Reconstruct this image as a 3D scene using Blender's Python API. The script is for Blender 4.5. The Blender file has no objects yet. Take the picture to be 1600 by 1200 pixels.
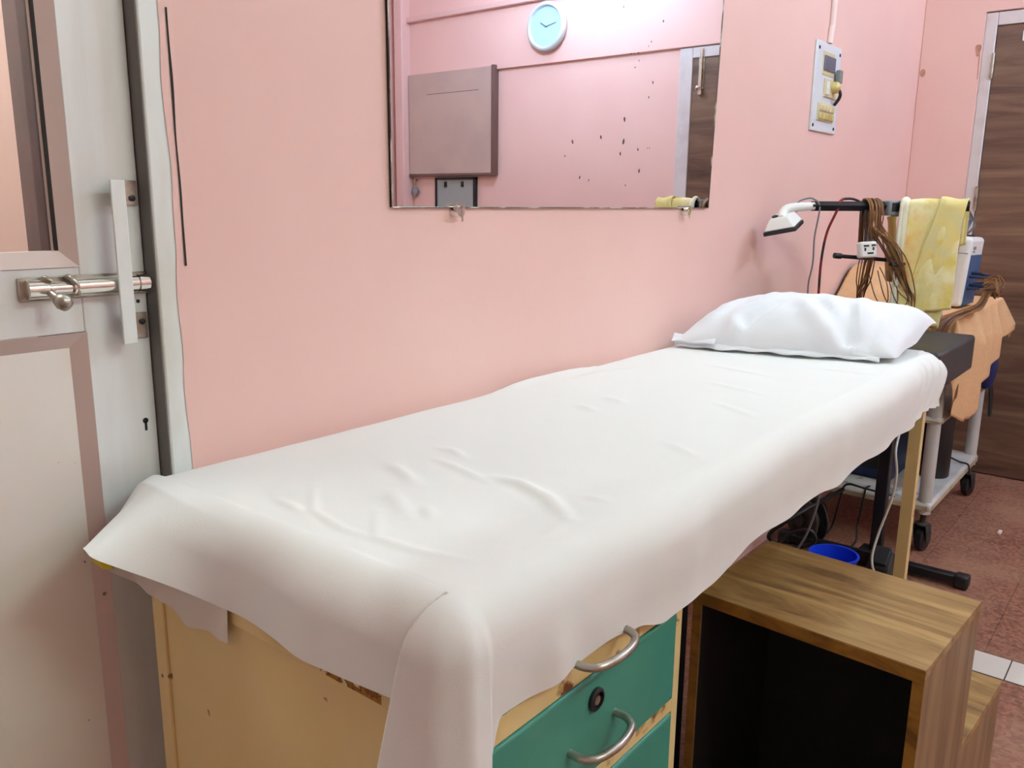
import bpy, math, random
import numpy as np
from mathutils import Vector, Matrix, noise
random.seed(7)
S = bpy.context.scene
COL = S.collection
PI = math.pi
BASE = {}          # object name -> world location of its root

# ------------------------------------------------------------------ helpers
class MB:
    """collects shapes into one mesh"""
    def __init__(s): s.v = []; s.f = []
    def add(s, v, f):
        o = len(s.v); s.v += [tuple(p) for p in v]; s.f += [tuple(i + o for i in q) for q in f]; return s
    def box(s, x0, x1, y0, y1, z0, z1):
        v = [(x, y, z) for x in (x0, x1) for y in (y0, y1) for z in (z0, z1)]
        return s.add(v, [(0,1,3,2),(4,6,7,5),(0,4,5,1),(2,3,7,6),(0,2,6,4),(1,5,7,3)])
    def obox(s, c, ax, ay, az, hx, hy, hz):
        c, ax, ay, az = map(Vector, (c, ax, ay, az)); v = []
        for i in (-1, 1):
            for j in (-1, 1):
                for k in (-1, 1): v.append(c + ax*hx*i + ay*hy*j + az*hz*k)
        return s.add(v, [(0,1,3,2),(4,6,7,5),(0,4,5,1),(2,3,7,6),(0,2,6,4),(1,5,7,3)])
    def prism(s, pts, d):
        """closed planar outline pts (3-D) pushed along vector d"""
        n = len(pts); d = Vector(d); a = [Vector(p) for p in pts]; b = [p + d for p in a]
        f = [tuple(range(n))[::-1], tuple(range(n, 2*n))]
        f += [(i, (i+1) % n, n + (i+1) % n, n + i) for i in range(n)]
        return s.add(a + b, f)
    def tube(s, pts, r, n=8, smooth=True, sub=6, cap=True):
        P = [Vector(p) for p in pts]
        rr = r if isinstance(r, (list, tuple)) else None
        if smooth and len(P) > 2:
            Q = []; R = []
            for i in range(len(P)-1):
                p0 = P[max(i-1, 0)]; p1 = P[i]; p2 = P[i+1]; p3 = P[min(i+2, len(P)-1)]
                for k in range(sub):
                    t = k/sub
                    Q.append(0.5*((2*p1) + (p2-p0)*t + (2*p0-5*p1+4*p2-p3)*t*t + (3*p1-p0-3*p2+p3)*t**3))
                    if rr: R.append(rr[i]*(1-t) + rr[i+1]*t)
            Q.append(P[-1])
            if rr: R.append(rr[-1])
            P = Q; rr = R if rr else None
        v = []; T0 = None; U = None
        for i, p in enumerate(P):
            T = (P[min(i+1, len(P)-1)] - P[max(i-1, 0)]).normalized()
            if U is None:
                U = T.orthogonal().normalized()
            else:
                U = (U - T*U.dot(T));
                U = U.normalized() if U.length > 1e-6 else T.orthogonal().normalized()
            W = T.cross(U); q = rr[i] if rr else r
            for k in range(n):
                a = 2*PI*k/n + (PI/4 if n == 4 else 0)
                v.append(p + (U*math.cos(a) + W*math.sin(a))*q)
        m = len(P); f = []
        for i in range(m-1):
            for k in range(n):
                f.append((i*n+k, i*n+(k+1) % n, (i+1)*n+(k+1) % n, (i+1)*n+k))
        if cap: f += [tuple(range(n))[::-1], tuple(range((m-1)*n, m*n))]
        return s.add(v, f)
    def lathe(s, prof, c, ax=(0,0,1), n=28):
        """prof: list of (radius, height along ax) from centre c"""
        ax = Vector(ax).normalized(); U = ax.orthogonal().normalized(); W = ax.cross(U); c = Vector(c)
        v = []; f = []
        for r, h in prof:
            for k in range(n):
                a = 2*PI*k/n; v.append(c + ax*h + (U*math.cos(a) + W*math.sin(a))*max(r, 1e-5))
        m = len(prof)
        for i in range(m-1):
            for k in range(n): f.append((i*n+k, i*n+(k+1) % n, (i+1)*n+(k+1) % n, (i+1)*n+k))
        if prof[0][0] > 1e-4: f.append(tuple(range(n))[::-1])
        if prof[-1][0] > 1e-4: f.append(tuple(range((m-1)*n, m*n)))
        return s.add(v, f)
    def grid(s, A):
        """A: (n, m, 3) array of points"""
        n, m = A.shape[:2]; o = len(s.v)
        s.v += [tuple(map(float, p)) for p in A.reshape(-1, 3)]
        s.f += [(o+i*m+j, o+(i+1)*m+j, o+(i+1)*m+j+1, o+i*m+j+1) for i in range(n-1) for j in range(m-1)]
        return s

def tag(o, label=None, cat=None, group=None, kind=None):
    if label: o['label'] = label
    if cat: o['category'] = cat
    if group: o['group'] = group
    if kind: o['kind'] = kind
    return o

def obj(name, mb, mat, parent=None, bevel=0.0, smooth=35, label=None, local=False, solid=0.0, subd=0, segs=2):
    me = bpy.data.meshes.new(name)
    off = Vector((0, 0, 0))
    if parent is not None and not local: off = BASE[parent.name]
    me.from_pydata([tuple(Vector(p) - off) for p in mb.v], [], mb.f)
    me.validate(); me.update()
    import bmesh
    bm = bmesh.new(); bm.from_mesh(me); bmesh.ops.recalc_face_normals(bm, faces=bm.faces); bm.to_mesh(me); bm.free()
    if smooth:
        me.polygons.foreach_set('use_smooth', [True]*len(me.polygons))
        if smooth < 179: me.set_sharp_from_angle(angle=math.radians(smooth))
    me.materials.append(mat)
    o = bpy.data.objects.new(name, me); COL.objects.link(o)
    if parent is not None:
        o.parent = parent; BASE[o.name] = BASE[parent.name]
    else: BASE[o.name] = Vector((0, 0, 0))
    if solid:
        m = o.modifiers.new('thickness', 'SOLIDIFY'); m.thickness = solid; m.offset = -1
    if bevel:
        m = o.modifiers.new('bevel', 'BEVEL'); m.width = bevel; m.segments = segs; m.limit_method = 'ANGLE'; m.angle_limit = math.radians(40)
    if subd:
        m = o.modifiers.new('subdivision', 'SUBSURF'); m.levels = subd; m.render_levels = subd
    if label: o['label'] = label
    return o

def thing(name, loc, label=None, cat=None, group=None, kind=None, rotz=0):
    o = bpy.data.objects.new(name, None); COL.objects.link(o)
    o.location = loc; o.rotation_euler = (0, 0, rotz); o.empty_display_size = .1
    BASE[o.name] = Vector(loc)
    return tag(o, label, cat, group, kind)

# ------------------------------------------------------------------ materials
def lin(c):
    return tuple(((x/255)/12.92 if x/255 <= .04045 else ((x/255+.055)/1.055)**2.4) for x in c) + (1,)

def mat(name, c, rough=.6, metal=0., c2=None, nscale=6., ndetail=4., lo=.4, hi=.65, bump=0., bscale=200., spec=.5,
        stretch=(1,1,1), c3=None, spots=None, emit=None, estr=0, trans=0, sheen=0, coat=0):
    m = bpy.data.materials.new(name); m.use_nodes = True
    nt = m.node_tree; N = nt.nodes; L = nt.links; b = N['Principled BSDF']
    b.inputs['Base Color'].default_value = lin(c); b.inputs['Roughness'].default_value = rough
    b.inputs['Metallic'].default_value = metal; b.inputs['Specular IOR Level'].default_value = spec
    if trans: b.inputs['Transmission Weight'].default_value = trans
    if sheen: b.inputs['Sheen Weight'].default_value = sheen
    if coat: b.inputs['Coat Weight'].default_value = coat
    if emit:
        b.inputs['Emission Color'].default_value = lin(emit); b.inputs['Emission Strength'].default_value = estr
    tc = N.new('ShaderNodeTexCoord'); mp = N.new('ShaderNodeMapping'); mp.inputs['Scale'].default_value = stretch
    L.new(tc.outputs['Object'], mp.inputs['Vector'])
    out = None
    if c2:
        nz = N.new('ShaderNodeTexNoise'); nz.inputs['Scale'].default_value = nscale; nz.inputs['Detail'].default_value = ndetail
        L.new(mp.outputs['Vector'], nz.inputs['Vector'])
        cr = N.new('ShaderNodeValToRGB'); cr.color_ramp.elements[0].position = lo; cr.color_ramp.elements[1].position = hi
        cr.color_ramp.elements[0].color = lin(c); cr.color_ramp.elements[1].color = lin(c2)
        if c3:
            e = cr.color_ramp.elements.new((lo+hi)/2); e.color = lin(c3)
        L.new(nz.outputs['Fac'], cr.inputs['Fac']); out = cr.outputs['Color']
    if spots:      # (colour, scale, threshold, softness): wear with a shape of its own
        sc, ss, th, sf = spots
        n2 = N.new('ShaderNodeTexNoise'); n2.inputs['Scale'].default_value = ss; n2.inputs['Detail'].default_value = 6
        L.new(tc.outputs['Object'], n2.inputs['Vector'])
        mr = N.new('ShaderNodeMapRange'); mr.inputs['From Min'].default_value = th; mr.inputs['From Max'].default_value = th+sf
        L.new(n2.outputs['Fac'], mr.inputs['Value'])
        mx = N.new('ShaderNodeMix'); mx.data_type = 'RGBA'
        L.new(mr.outputs['Result'], mx.inputs['Factor'])
        if out: L.new(out, mx.inputs[6])
        else: mx.inputs[6].default_value = lin(c)
        mx.inputs[7].default_value = lin(sc); out = mx.outputs[2]
    if out: L.new(out, b.inputs['Base Color'])
    if bump:
        n3 = N.new('ShaderNodeTexNoise'); n3.inputs['Scale'].default_value = bscale; n3.inputs['Detail'].default_value = 3
        L.new(mp.outputs['Vector'], n3.inputs['Vector'])
        bp = N.new('ShaderNodeBump'); bp.inputs['Strength'].default_value = bump; bp.inputs['Distance'].default_value = .002
        L.new(n3.outputs['Fac'], bp.inputs['Height']); L.new(bp.outputs['Normal'], b.inputs['Normal'])
    return m

def wood(name, cs, scale, stretch, rough=.45, planks=None, seed=0., dist=1.2):
    """streaky wood: colours along a ramp, noise stretched along the grain"""
    m = bpy.data.materials.new(name); m.use_nodes = True
    nt = m.node_tree; N = nt.nodes; L = nt.links; b = N['Principled BSDF']; b.inputs['Roughness'].default_value = rough
    tc = N.new('ShaderNodeTexCoord'); mp = N.new('ShaderNodeMapping'); mp.inputs['Scale'].default_value = stretch
    mp.inputs['Location'].default_value = (seed, seed*.7, seed*1.3)
    L.new(tc.outputs['Object'], mp.inputs['Vector'])
    nz = N.new('ShaderNodeTexNoise'); nz.inputs['Scale'].default_value = scale; nz.inputs['Detail'].default_value = 6
    nz.inputs['Distortion'].default_value = dist; nz.inputs['Roughness'].default_value = .6
    L.new(mp.outputs['Vector'], nz.inputs['Vector'])
    cr = N.new('ShaderNodeValToRGB'); el = cr.color_ramp.elements
    el[0].position = .32; el[1].position = .72; el[0].color = lin(cs[0]); el[1].color = lin(cs[-1])
    for i, c in enumerate(cs[1:-1]):
        e = el.new(.32 + .4*(i+1)/(len(cs)-1)); e.color = lin(c)
    L.new(nz.outputs['Fac'], cr.inputs['Fac']); L.new(cr.outputs['Color'], b.inputs['Base Color'])
    return m

PINK = (237, 199, 190)
M = {}
M['pink'] = mat('pink_wall_paint', PINK, .5, c2=(233, 192, 184), nscale=2.2, lo=.35, hi=.7, bump=.12, bscale=60)
M['pink_trim'] = mat('pink_trim_paint', (228, 190, 184), .5)
M['ceiling'] = mat('ceiling_white', (236, 228, 224), .8)
M['alu'] = mat('brushed_aluminium_paint', (234, 238, 238), .36, .08, c2=(220, 222, 220), nscale=3, stretch=(8, 8, 1), lo=.35, hi=.75)
M['frame_alu'] = mat('door_frame_aluminium', (228, 234, 232), .42, .08, c2=(208, 208, 194), nscale=9, stretch=(1, 1, .35), lo=.5, hi=.75)
M['bead'] = mat('door_glazing_bead', (204, 184, 178), .45, .15)
M['laminate'] = mat('door_panel_laminate', (240, 236, 229), .5, c2=(233, 227, 218), nscale=4, lo=.4, hi=.7, spots=((120, 80, 60), 40, .73, .01))
M['chrome'] = mat('chrome', (225, 222, 214), .16, 1.)
M['steel'] = mat('dull_steel', (190, 186, 176), .34, .9, c2=(150, 140, 125), nscale=30)
M['brass'] = mat('brass_yellow', (206, 188, 122), .35, .1)
M['dark'] = mat('dark_gap', (34, 30, 28), .8)
M['black'] = mat('black_plastic', (26, 27, 30), .45)
M['black_metal'] = mat('black_powder_coat', (28, 30, 36), .42, .2)
M['rexine'] = mat('black_rexine', (40, 42, 46), .46, bump=.25, bscale=300, c2=(35, 36, 40), nscale=9)
M['sheet'] = mat('white_cotton_sheet', (232, 232, 230), .85, spec=.2, bump=.10, bscale=500)
M['pillow'] = mat('white_pillowcase_cotton', (232, 234, 240), .85, spec=.2, bump=.10, bscale=500)
M['under'] = mat('grey_white_under_sheet', (216, 208, 200), .85, spec=.2)
M['yellow'] = mat('yellow_tape', (205, 186, 30), .6)
M['cream'] = mat('cream_enamel', (226, 203, 148), .42, c2=(219, 193, 134), nscale=5, lo=.35, hi=.7, spots=((112, 62, 18), 26, .70, .04))
M['cream_rust'] = mat('cream_enamel_rusted', (226, 203, 148), .45, c2=(214, 188, 122), nscale=9, spots=((120, 66, 14), 22, .60, .07))
M['green'] = mat('teal_green_enamel', (70, 148, 128), .4, c2=(58, 134, 120), nscale=6, lo=.35, hi=.7, spots=((38, 58, 46), 34, .69, .03))
M['wood_top'] = wood('step_laminate_top', [(104, 74, 42), (140, 106, 62), (164, 130, 80), (182, 150, 98)], 3.0, (7, .8, 7), .42, seed=3.1)
M['wood_side'] = wood('step_laminate_side', [(104, 78, 52), (126, 98, 66), (140, 112, 78), (154, 126, 90)], 4., (7, 7, .6), .45, seed=1.7, dist=.4)
M['wood_edge'] = wood('step_raw_edge', [(120, 82, 26), (158, 112, 40), (176, 128, 52)], 8, (2, 1, 2), .6, seed=5)
M['inner_dark'] = mat('inner_shade_dark', (26, 22, 20), .7)  # shade of the stool's open inside, put into the colour
M['door_wood'] = wood('door_wood_laminate', [(80, 56, 46), (104, 76, 62), (120, 92, 74), (138, 110, 88)], 2.6, (1, .55, 5.5), .4, seed=9.3, dist=.8)
M['door_frame'] = mat('white_gloss_frame_paint', (214, 208, 208), .4, c2=(196, 184, 182), nscale=8, lo=.5, hi=.8)
M['brown_post'] = wood('dark_brown_wood', [(58, 44, 42), (84, 66, 62), (104, 84, 78)], 5, (3, 3, 1), .5, seed=2)
M['white_plastic'] = mat('white_plastic', (232, 232, 230), .35)
M['ivory'] = mat('ivory_plastic', (214, 200, 160), .4)
M['panel_white'] = mat('switchboard_white', (222, 226, 234), .35)
M['screen_grey'] = mat('smoked_window', (110, 112, 130), .15)
M['grey_plastic'] = mat('grey_plastic', (128, 132, 136), .45)
M['cart'] = mat('white_cart_enamel', (206, 206, 204), .45, c2=(190, 188, 184), nscale=7, spots=((140, 110, 80), 20, .72, .04))
M['cart_edge'] = mat('cream_shelf_edge', (196, 184, 156), .55, c2=(170, 150, 116), nscale=12)
M['tan'] = mat('tan_towel_cloth', (221, 180, 138), .95, c2=(215, 172, 130), nscale=120, bump=.5, bscale=260, spec=.1)
M['towel'] = mat('yellow_terry_towel', (230, 212, 124), .95, c2=(244, 236, 190), nscale=14, lo=.38, hi=.62, bump=.6, bscale=300, spec=.1, spots=((232, 190, 112), 7, .62, .1))
M['towel_hem'] = mat('towel_white_selvage', (238, 234, 214), .95, bump=.5, bscale=300, spec=.1)
M['wire_brown'] = mat('brown_lead_wire', (150, 104, 56), .45, c2=(118, 76, 40), nscale=30)
M['wire_dark'] = mat('dark_brown_lead_wire', (96, 62, 40), .45)
M['wire_grey'] = mat('grey_cable', (120, 120, 124), .5)
M['wire_white'] = mat('white_cable', (206, 204, 190), .5)
M['wire_red'] = mat('red_black_cable', (34, 20, 24), .45, c2=(128, 22, 34), nscale=9, lo=.52, hi=.56)
M['navy'] = mat('navy_plastic', (24, 44, 84), .4)
M['teal_panel'] = mat('blue_device_face', (58, 92, 136), .4)
M['blue_tub'] = mat('blue_tub_plastic', (16, 66, 224), .4)
M['blue_bag'] = mat('dark_blue_fabric', (22, 30, 88), .8)
M['black_gloss'] = mat('black_equipment_case', (20, 22, 26), .4)
M['paper'] = mat('white_papers', (220, 224, 226), .7, c2=(150, 152, 156), nscale=16, lo=.5, hi=.62)
M['dark_soil'] = mat('scuffed_dark_rubber', (40, 38, 36), .7, c2=(70, 64, 58), nscale=20)
M['clock_rim'] = mat('clock_silver_white', (214, 228, 232), .25, .1)
M['clock_face'] = mat('clock_pale_blue_dial', (176, 214, 230), .4)
M['clock_hand'] = mat('clock_hands_grey', (90, 110, 122), .4)
M['board'] = mat('greyish_pink_board', (196, 172, 162), .45, c2=(186, 164, 156), nscale=3)
M['board_edge'] = mat('board_dark_edge', (110, 84, 78), .5)
M['slate'] = mat('grey_sheet', (160, 166, 164), .6)
M['amber'] = mat('amber_translucent_plastic', (172, 128, 66), .35, c2=(150, 130, 70), nscale=10)
M['bulb'] = mat('led_lamp_glow', (255, 255, 255), .5, emit=(214, 236, 255), estr=80)
M['fill_bulb'] = mat('added_fill_bulb_glow', (255, 255, 255), .5, emit=(194, 224, 255), estr=360)  # glow of the added fill bulb
M['tube'] = mat('added_fill_tube_glow', (255, 255, 255), .5, emit=(214, 247, 238), estr=165)  # glow of the added ceiling fill tube
M['tube_out'] = mat('next_room_fill_glow', (255, 255, 255), .5, emit=(225, 246, 246), estr=200)  # glow of the tube added behind the glass door
M['tube_key'] = mat('wall_tube_glow', (255, 255, 255), .5, emit=(212, 248, 252), estr=56)
M['tile_white'] = mat('white_glazed_tile', (226, 220, 212), .3)
M['grout'] = mat('grout', (60, 52, 48), .8)
M['chalk'] = mat('white_chip', (224, 214, 206), .8)

# silvered mirror and window glass
m = bpy.data.materials.new('mirror_silver'); m.use_nodes = True
b = m.node_tree.nodes['Principled BSDF']; b.inputs['Metallic'].default_value = 1; b.inputs['Roughness'].default_value = 0.0
b.inputs['Base Color'].default_value = (.80, .775, .79, 1); M['mirror'] = m
M['spot'] = mat('lost_silvering', (84, 62, 66), .6)
m = bpy.data.materials.new('door_glass'); m.use_nodes = True
N = m.node_tree.nodes; L = m.node_tree.links; N.remove(N['Principled BSDF'])
gt = N.new('ShaderNodeBsdfTransparent'); gt.inputs['Color'].default_value = (.94, .93, .92, 1)
gg = N.new('ShaderNodeBsdfGlossy'); gg.inputs['Roughness'].default_value = .03
mx = N.new('ShaderNodeMixShader'); mx.inputs[0].default_value = .10
L.new(gt.outputs[0], mx.inputs[1]); L.new(gg.outputs[0], mx.inputs[2]); L.new(mx.outputs[0], N['Material Output'].inputs['Surface'])
M['glass'] = m

# floor: reddish chip-mosaic tiles about 0.6 m square with some paler tiles
m = bpy.data.materials.new('red_mosaic_floor'); m.use_nodes = True
N = m.node_tree.nodes; L = m.node_tree.links; b = N['Principled BSDF']; b.inputs['Roughness'].default_value = .45
tc = N.new('ShaderNodeTexCoord')
vo = N.new('ShaderNodeTexVoronoi'); vo.inputs['Scale'].default_value = 95; L.new(tc.outputs['Object'], vo.inputs['Vector'])
cr = N.new('ShaderNodeValToRGB'); cr.color_ramp.elements[0].color = lin((120, 76, 62)); cr.color_ramp.elements[1].color = lin((166, 116, 94))
sp = N.new('ShaderNodeSeparateColor'); L.new(vo.outputs['Color'], sp.inputs[0]); L.new(sp.outputs[0], cr.inputs['Fac'])
mp = N.new('ShaderNodeMapping'); mp.inputs['Location'].default_value = (.30, -.016, 0); L.new(tc.outputs['Object'], mp.inputs['Vector'])
bk = N.new('ShaderNodeTexBrick'); bk.offset = 0; bk.inputs['Scale'].default_value = 1; bk.inputs['Brick Width'].default_value = .3
bk.inputs['Row Height'].default_value = .3; bk.inputs['Mortar Size'].default_value = .0022; bk.inputs['Mortar Smooth'].default_value = .3
bk.inputs['Color1'].default_value = (1, 1, 1, 1); bk.inputs['Color2'].default_value = (1.0, 1.0, 1.0, 1); bk.inputs['Mortar'].default_value = (.62, .6, .58, 1)
L.new(mp.outputs['Vector'], bk.inputs['Vector'])
mu = N.new('ShaderNodeMix'); mu.data_type = 'RGBA'; mu.blend_type = 'MULTIPLY'; mu.inputs['Factor'].default_value = 1
L.new(cr.outputs['Color'], mu.inputs[6]); L.new(bk.outputs['Color'], mu.inputs[7])
nz = N.new('ShaderNodeTexNoise'); nz.inputs['Scale'].default_value = 3.2; L.new(tc.outputs['Object'], nz.inputs['Vector'])
mr = N.new('ShaderNodeMapRange'); mr.inputs['From Min'].default_value = .5; mr.inputs['From Max'].default_value = .72; mr.inputs['To Max'].default_value = .55
L.new(nz.outputs['Fac'], mr.inputs['Value'])
m2 = N.new('ShaderNodeMix'); m2.data_type = 'RGBA'; L.new(mr.outputs['Result'], m2.inputs['Factor'])
L.new(mu.outputs[2], m2.inputs[6]); m2.inputs[7].default_value = lin((178, 138, 112)); L.new(m2.outputs[2], b.inputs['Base Color'])
M['floor'] = m

# ------------------------------------------------------------------ the room
CAMZ = 1.263
WY = 1.14            # plane of the pink wall with the mirror
XR = 4.487           # plane of the right wall
YF = -2.42           # wall behind the camera
XL = -1.7; CH = 3.05
def struct(name, mb, mt, **k):
    o = obj(name, mb, mt, **k); tag(o, kind='structure'); return o
struct('floor', MB().box(XL-.1, XR+.12, YF-.1, 2.0, -.1, 0), M['floor'])
struct('ceiling', MB().box(XL-.1, XR+.12, YF-.1, 2.0, CH, CH+.1), M['ceiling'])
# pink wall: right of the aluminium door, above it and left of it
wb = MB().box(.66, XR, WY, WY+.12, 0, CH); wb.box(-.33, .66, WY, WY+.12, 2.12, CH); wb.box(XL, -.33, WY, WY+.12, 0, CH)
struct('wall_back', wb, M['pink'])
# right wall with the opening of the wooden door
D0, D1, DT = -.145, .881, 2.127       # outer edges of the frame
wr = MB().box(XR, XR+.12, YF, D0, 0, DT); wr.box(XR, XR+.12, D1, WY+.12, 0, CH); wr.box(XR, XR+.12, YF, D1, DT, CH)
struct('wall_right', wr, M['pink'])
struct('wall_front', MB().box(XL, XR+.12, YF-.1, YF, 0, CH), M['pink'])
struct('wall_left', MB().box(XL-.1, XL, YF-.1, WY+.12, 0, CH), M['ceiling'])
# thicker plaster above the level of the door head and beside the corner
tr = MB().prism([(XR-.02, WY, 0), (XR-.02, WY, CH), (XR-.02, YF, CH), (XR-.02, YF, DT), (XR-.02, D1, DT), (XR-.02, D1, 0)], (.02, 0, 0))
struct('trim_1', tr, M['pink'], bevel=.004)
# wall conduit along the right wall, the corner duct and the vertical pipe
struct('trim_2', MB().box(XR-.055, XR-.02, YF, -.9, 2.50, 2.535), M['pink_trim'], bevel=.004)
struct('trim_3', MB().box(XR-.10, XR-.0, -2.37, -2.29, 0, CH), M['pink_trim'], bevel=.006)
# next room seen through the glass of the left door
struct('wall_outer', MB().box(-1.2, 1.6, 2.0, 2.1, 0, CH).box(1.25, 1.35, WY+.12, 2.0, 0, CH), mat('pale_pink_far_wall', (236, 224, 217), .6))

# ---- left aluminium door
d1 = thing('door_1', (.2, 1.19, 0), kind='structure')
YD = 1.17
fr = MB().box(.614, .66, WY, WY+.12, 0, 2.10); fr.box(-.33, -.28, WY, WY+.12, 0, 2.10); fr.box(-.33, .66, WY, WY+.12, 2.10, 2.12)
obj('door_frame', fr, M['frame_alu'], d1, bevel=.003)
pk = MB()
zs = np.linspace(.02, 2.11, 90)
L0 = [.643 + .010*noise.noise((0, 3.1, z*3)) - .005*noise.noise((4, 1, z*11)) for z in zs]
A = np.array([[(x, WY-.0012, z), (.664, WY-.0012, z)] for x, z in zip(L0, zs)]); pk.grid(A)
obj('paint_overlap', pk, M['pink'], d1, label='pink wall paint lapping over the frame')
ck = MB()
for i in range(60):
    pass
zs = np.linspace(1.17, 1.52, 40)
A = np.array([[(.6535+.0012*noise.noise((z*9, 0, 0))-.0003+.004*(1.52-z)/.35*.6, WY-.0022, z), (.6562+.0014*noise.noise((z*13, 5, 0))+.004*(1.52-z)/.35*.6, WY-.0022, z)] for z in zs])
ck.grid(A)
obj('frame_crack', ck, M['dark'], d1, label='dark open crack between frame and wall')
st = MB().box(.520, .611, YD, YD+.035, .01, 2.09)
obj('stile', st, M['alu'], d1, bevel=.0015)
obj('rail', MB().box(-.27, .520, YD+.001, YD+.034, 1.085, 1.174), M['alu'], d1, bevel=.0012)
obj('rail', MB().box(-.27, .520, YD+.001, YD+.034, .01, .12), M['alu'], d1, bevel=.0012)
obj('rail', MB().box(-.27, .520, YD+.001, YD+.034, 2.0, 2.09), M['alu'], d1, bevel=.0012)
obj('stile', MB().box(-.275, -.19, YD, YD+.035, .01, 2.09), M['alu'], d1, bevel=.0015)
def bead(x0, x1, z0, z1, w, yo, yi, mt, nm):
    """picture-frame bead, sloping from the outer edge (yo) in to the glass (yi)"""
    b = MB()
    o = [(x0, yo, z0), (x1, yo, z0), (x1, yo, z1), (x0, yo, z1)]
    i = [(x0+w, yi, z0+w), (x1-w, yi, z0+w), (x1-w, yi, z1-w), (x0+w, yi, z1-w)]
    k = [(x0+w, YD+.03, z0+w), (x1-w, YD+.03, z0+w), (x1-w, YD+.03, z1-w), (x0+w, YD+.03, z1-w)]
    b.add(o + i + k, [(a, (a+1) % 4, 4+(a+1) % 4, 4+a) for a in range(4)] + [(4+a, 4+(a+1) % 4, 8+(a+1) % 4, 8+a) for a in range(4)])
    return obj(nm, b, mt, d1, smooth=0)
bead(-.19, .520, 1.174, 2.0, .021, YD-.001, YD+.008, M['bead'], 'glazing_bead')
bead(-.19, .522, .12, 1.085, .021, YD-.001, YD+.010, M['bead'], 'panel_bead')
obj('glass_pane', MB().box(-.17, .4985, YD+.014, YD+.018, 1.196, 1.98), M['glass'], d1)
gk = MB().box(.4955, .4995, YD+.008, YD+.0139, 1.196, 1.98)
obj('gasket', gk, M['dark'], d1)
obj('lower_panel', MB().box(-.17, .501, YD+.010, YD+.016, .14, 1.064), M['laminate'], d1)
obj('bead_screw', MB().lathe([(.0, 0), (.003, .0005), (.003, .002)], (.511, YD+.002, .70), (0, -1, 0), 12), M['steel'], d1)
# jamb rebate behind the leaf edge, with a thin grey strip along the reveal
obj('door_stop', MB().box(.6122, .6139, 1.1425, YD+.09, 0, 2.10).box(.58, .6122, YD+.040, YD+.09, 0, 2.1), mat('reveal_grey', (112, 108, 104), .7), d1)
# pull handle
hb = MB().prism([(.557, 1.138, 1.066), (.577, 1.138, 1.066), (.577, 1.138, 1.289), (.557, 1.138, 1.289)], (0, .004, 0))
h = obj('pull_handle', hb, M['frame_alu'], d1, bevel=.0012)
tb = MB()
for z0, z1 in ((1.255, 1.289), (1.068, 1.105)):
    tb.box(.5745, .577, 1.142, YD-.003, z0, z1); tb.box(.5745, .607, YD-.004, YD-.0003, z0, z1)
obj('handle_tab', tb, M['steel'], h, bevel=.0008)
sc = MB()
for z in (1.265, 1.092): sc.lathe([(.0045, 0), (.0045, .002), (.002, .003)], (.599, YD-.004, z), (0, -1, 0), 12)
obj('screw', sc, M['black'], h)
# tower bolt
bo = obj('tower_bolt', MB().box(.440, .612, YD-.004, YD-.0002, 1.132, 1.163), M['steel'], d1, bevel=.0008, label='steel tower bolt')
bb = MB().tube([(.446, YD-.013, 1.148), (.470, YD-.013, 1.148)], .0125, 20, False)
bb.tube([(.502, YD-.013, 1.148), (.590, YD-.013, 1.148)], .0125, 20, False)
bb.tube([(.592, YD-.013, 1.148), (.606, YD-.013, 1.148)], .0130, 20, False)
obj('barrel', bb, M['chrome'], bo, smooth=50)
obj('bolt_rod', MB().tube([(.45, YD-.013, 1.148), (.624, YD-.013, 1.148)], .0085, 16, False), M['chrome'], bo, smooth=50)
kb = MB().tube([(.470, YD-.013, 1.148), (.472, YD-.03, 1.140), (.476, YD-.040, 1.134)], .005, 12)
kb.lathe([(.004, 0), (.009, .004), (.011, .012), (.009, .02), (.0, .023)], (.474, YD-.032, 1.139), (.25, -.8, -.5), 16)
obj('bolt_knob', kb, M['steel'], bo, smooth=60)
lg = MB().tube([(.468, YD-.008, 1.160), (.468, YD-.018, 1.162), (.474, YD-.022, 1.158)], .004, 8)
lg.tube([(.500, YD-.008, 1.162), (.500, YD-.02, 1.160), (.506, YD-.022, 1.150), (.506, YD-.02, 1.138)], .004, 8)
obj('bolt_loop', lg, M['steel'], bo, smooth=60)
kh = MB().lathe([(.0042, 0), (.0042, .0006)], (.594, YD-.0003, .945), (0, -1, 0), 14); kh.box(.5922, .5958, YD-.0009, YD-.0003, .930, .945)
obj('keyhole', kh, M['dark'], d1)
obj('bolt_hole', MB().lathe([(.0028, 0), (.0028, .0006)], (.5975, YD-.0003, 1.121), (0, -1, 0), 12), M['dark'], d1)
# dark post seen through the glass
po = obj('wooden_post', MB().box(.493, .535, 1.215, 1.26, 0, 2.10), M['brown_post'], bevel=.002)
tag(po, 'dark brown wooden post behind the glass of the aluminium door', 'post')
# hairline crack on the pane's far wall
# ---- right wooden door
d2 = thing('door_2', (XR, .36, 0), kind='structure')
f2 = MB().box(XR-.012, XR+.06, .833, D1, 0, DT-.004); f2.box(XR-.012, XR+.06, D0, -.065, 0, DT-.004); f2.box(XR-.012, XR+.06, -.065, .833, 2.066, DT-.004)
obj('door_frame', f2, M['door_frame'], d2, bevel=.004)
obj('door_leaf', MB().box(XR-.006, XR+.035, -.063, .831, .006, 2.064), M['door_wood'], d2, bevel=.002)
def hinge(z):
    h = MB().tube([(XR-.016, .832, z-.055), (XR-.016, .832, z+.055)], .007, 10, False)
    h.box(XR-.0135, XR-.0122, .834, .843, z-.05, z+.05)
    return h
for z in (1.895, 1.31, .35): obj('hinge', hinge(z), M['steel'], d2, smooth=50)
lb = MB().box(XR-.0095, XR-.0062, -.025, .008, 1.90, 2.085)
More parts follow.
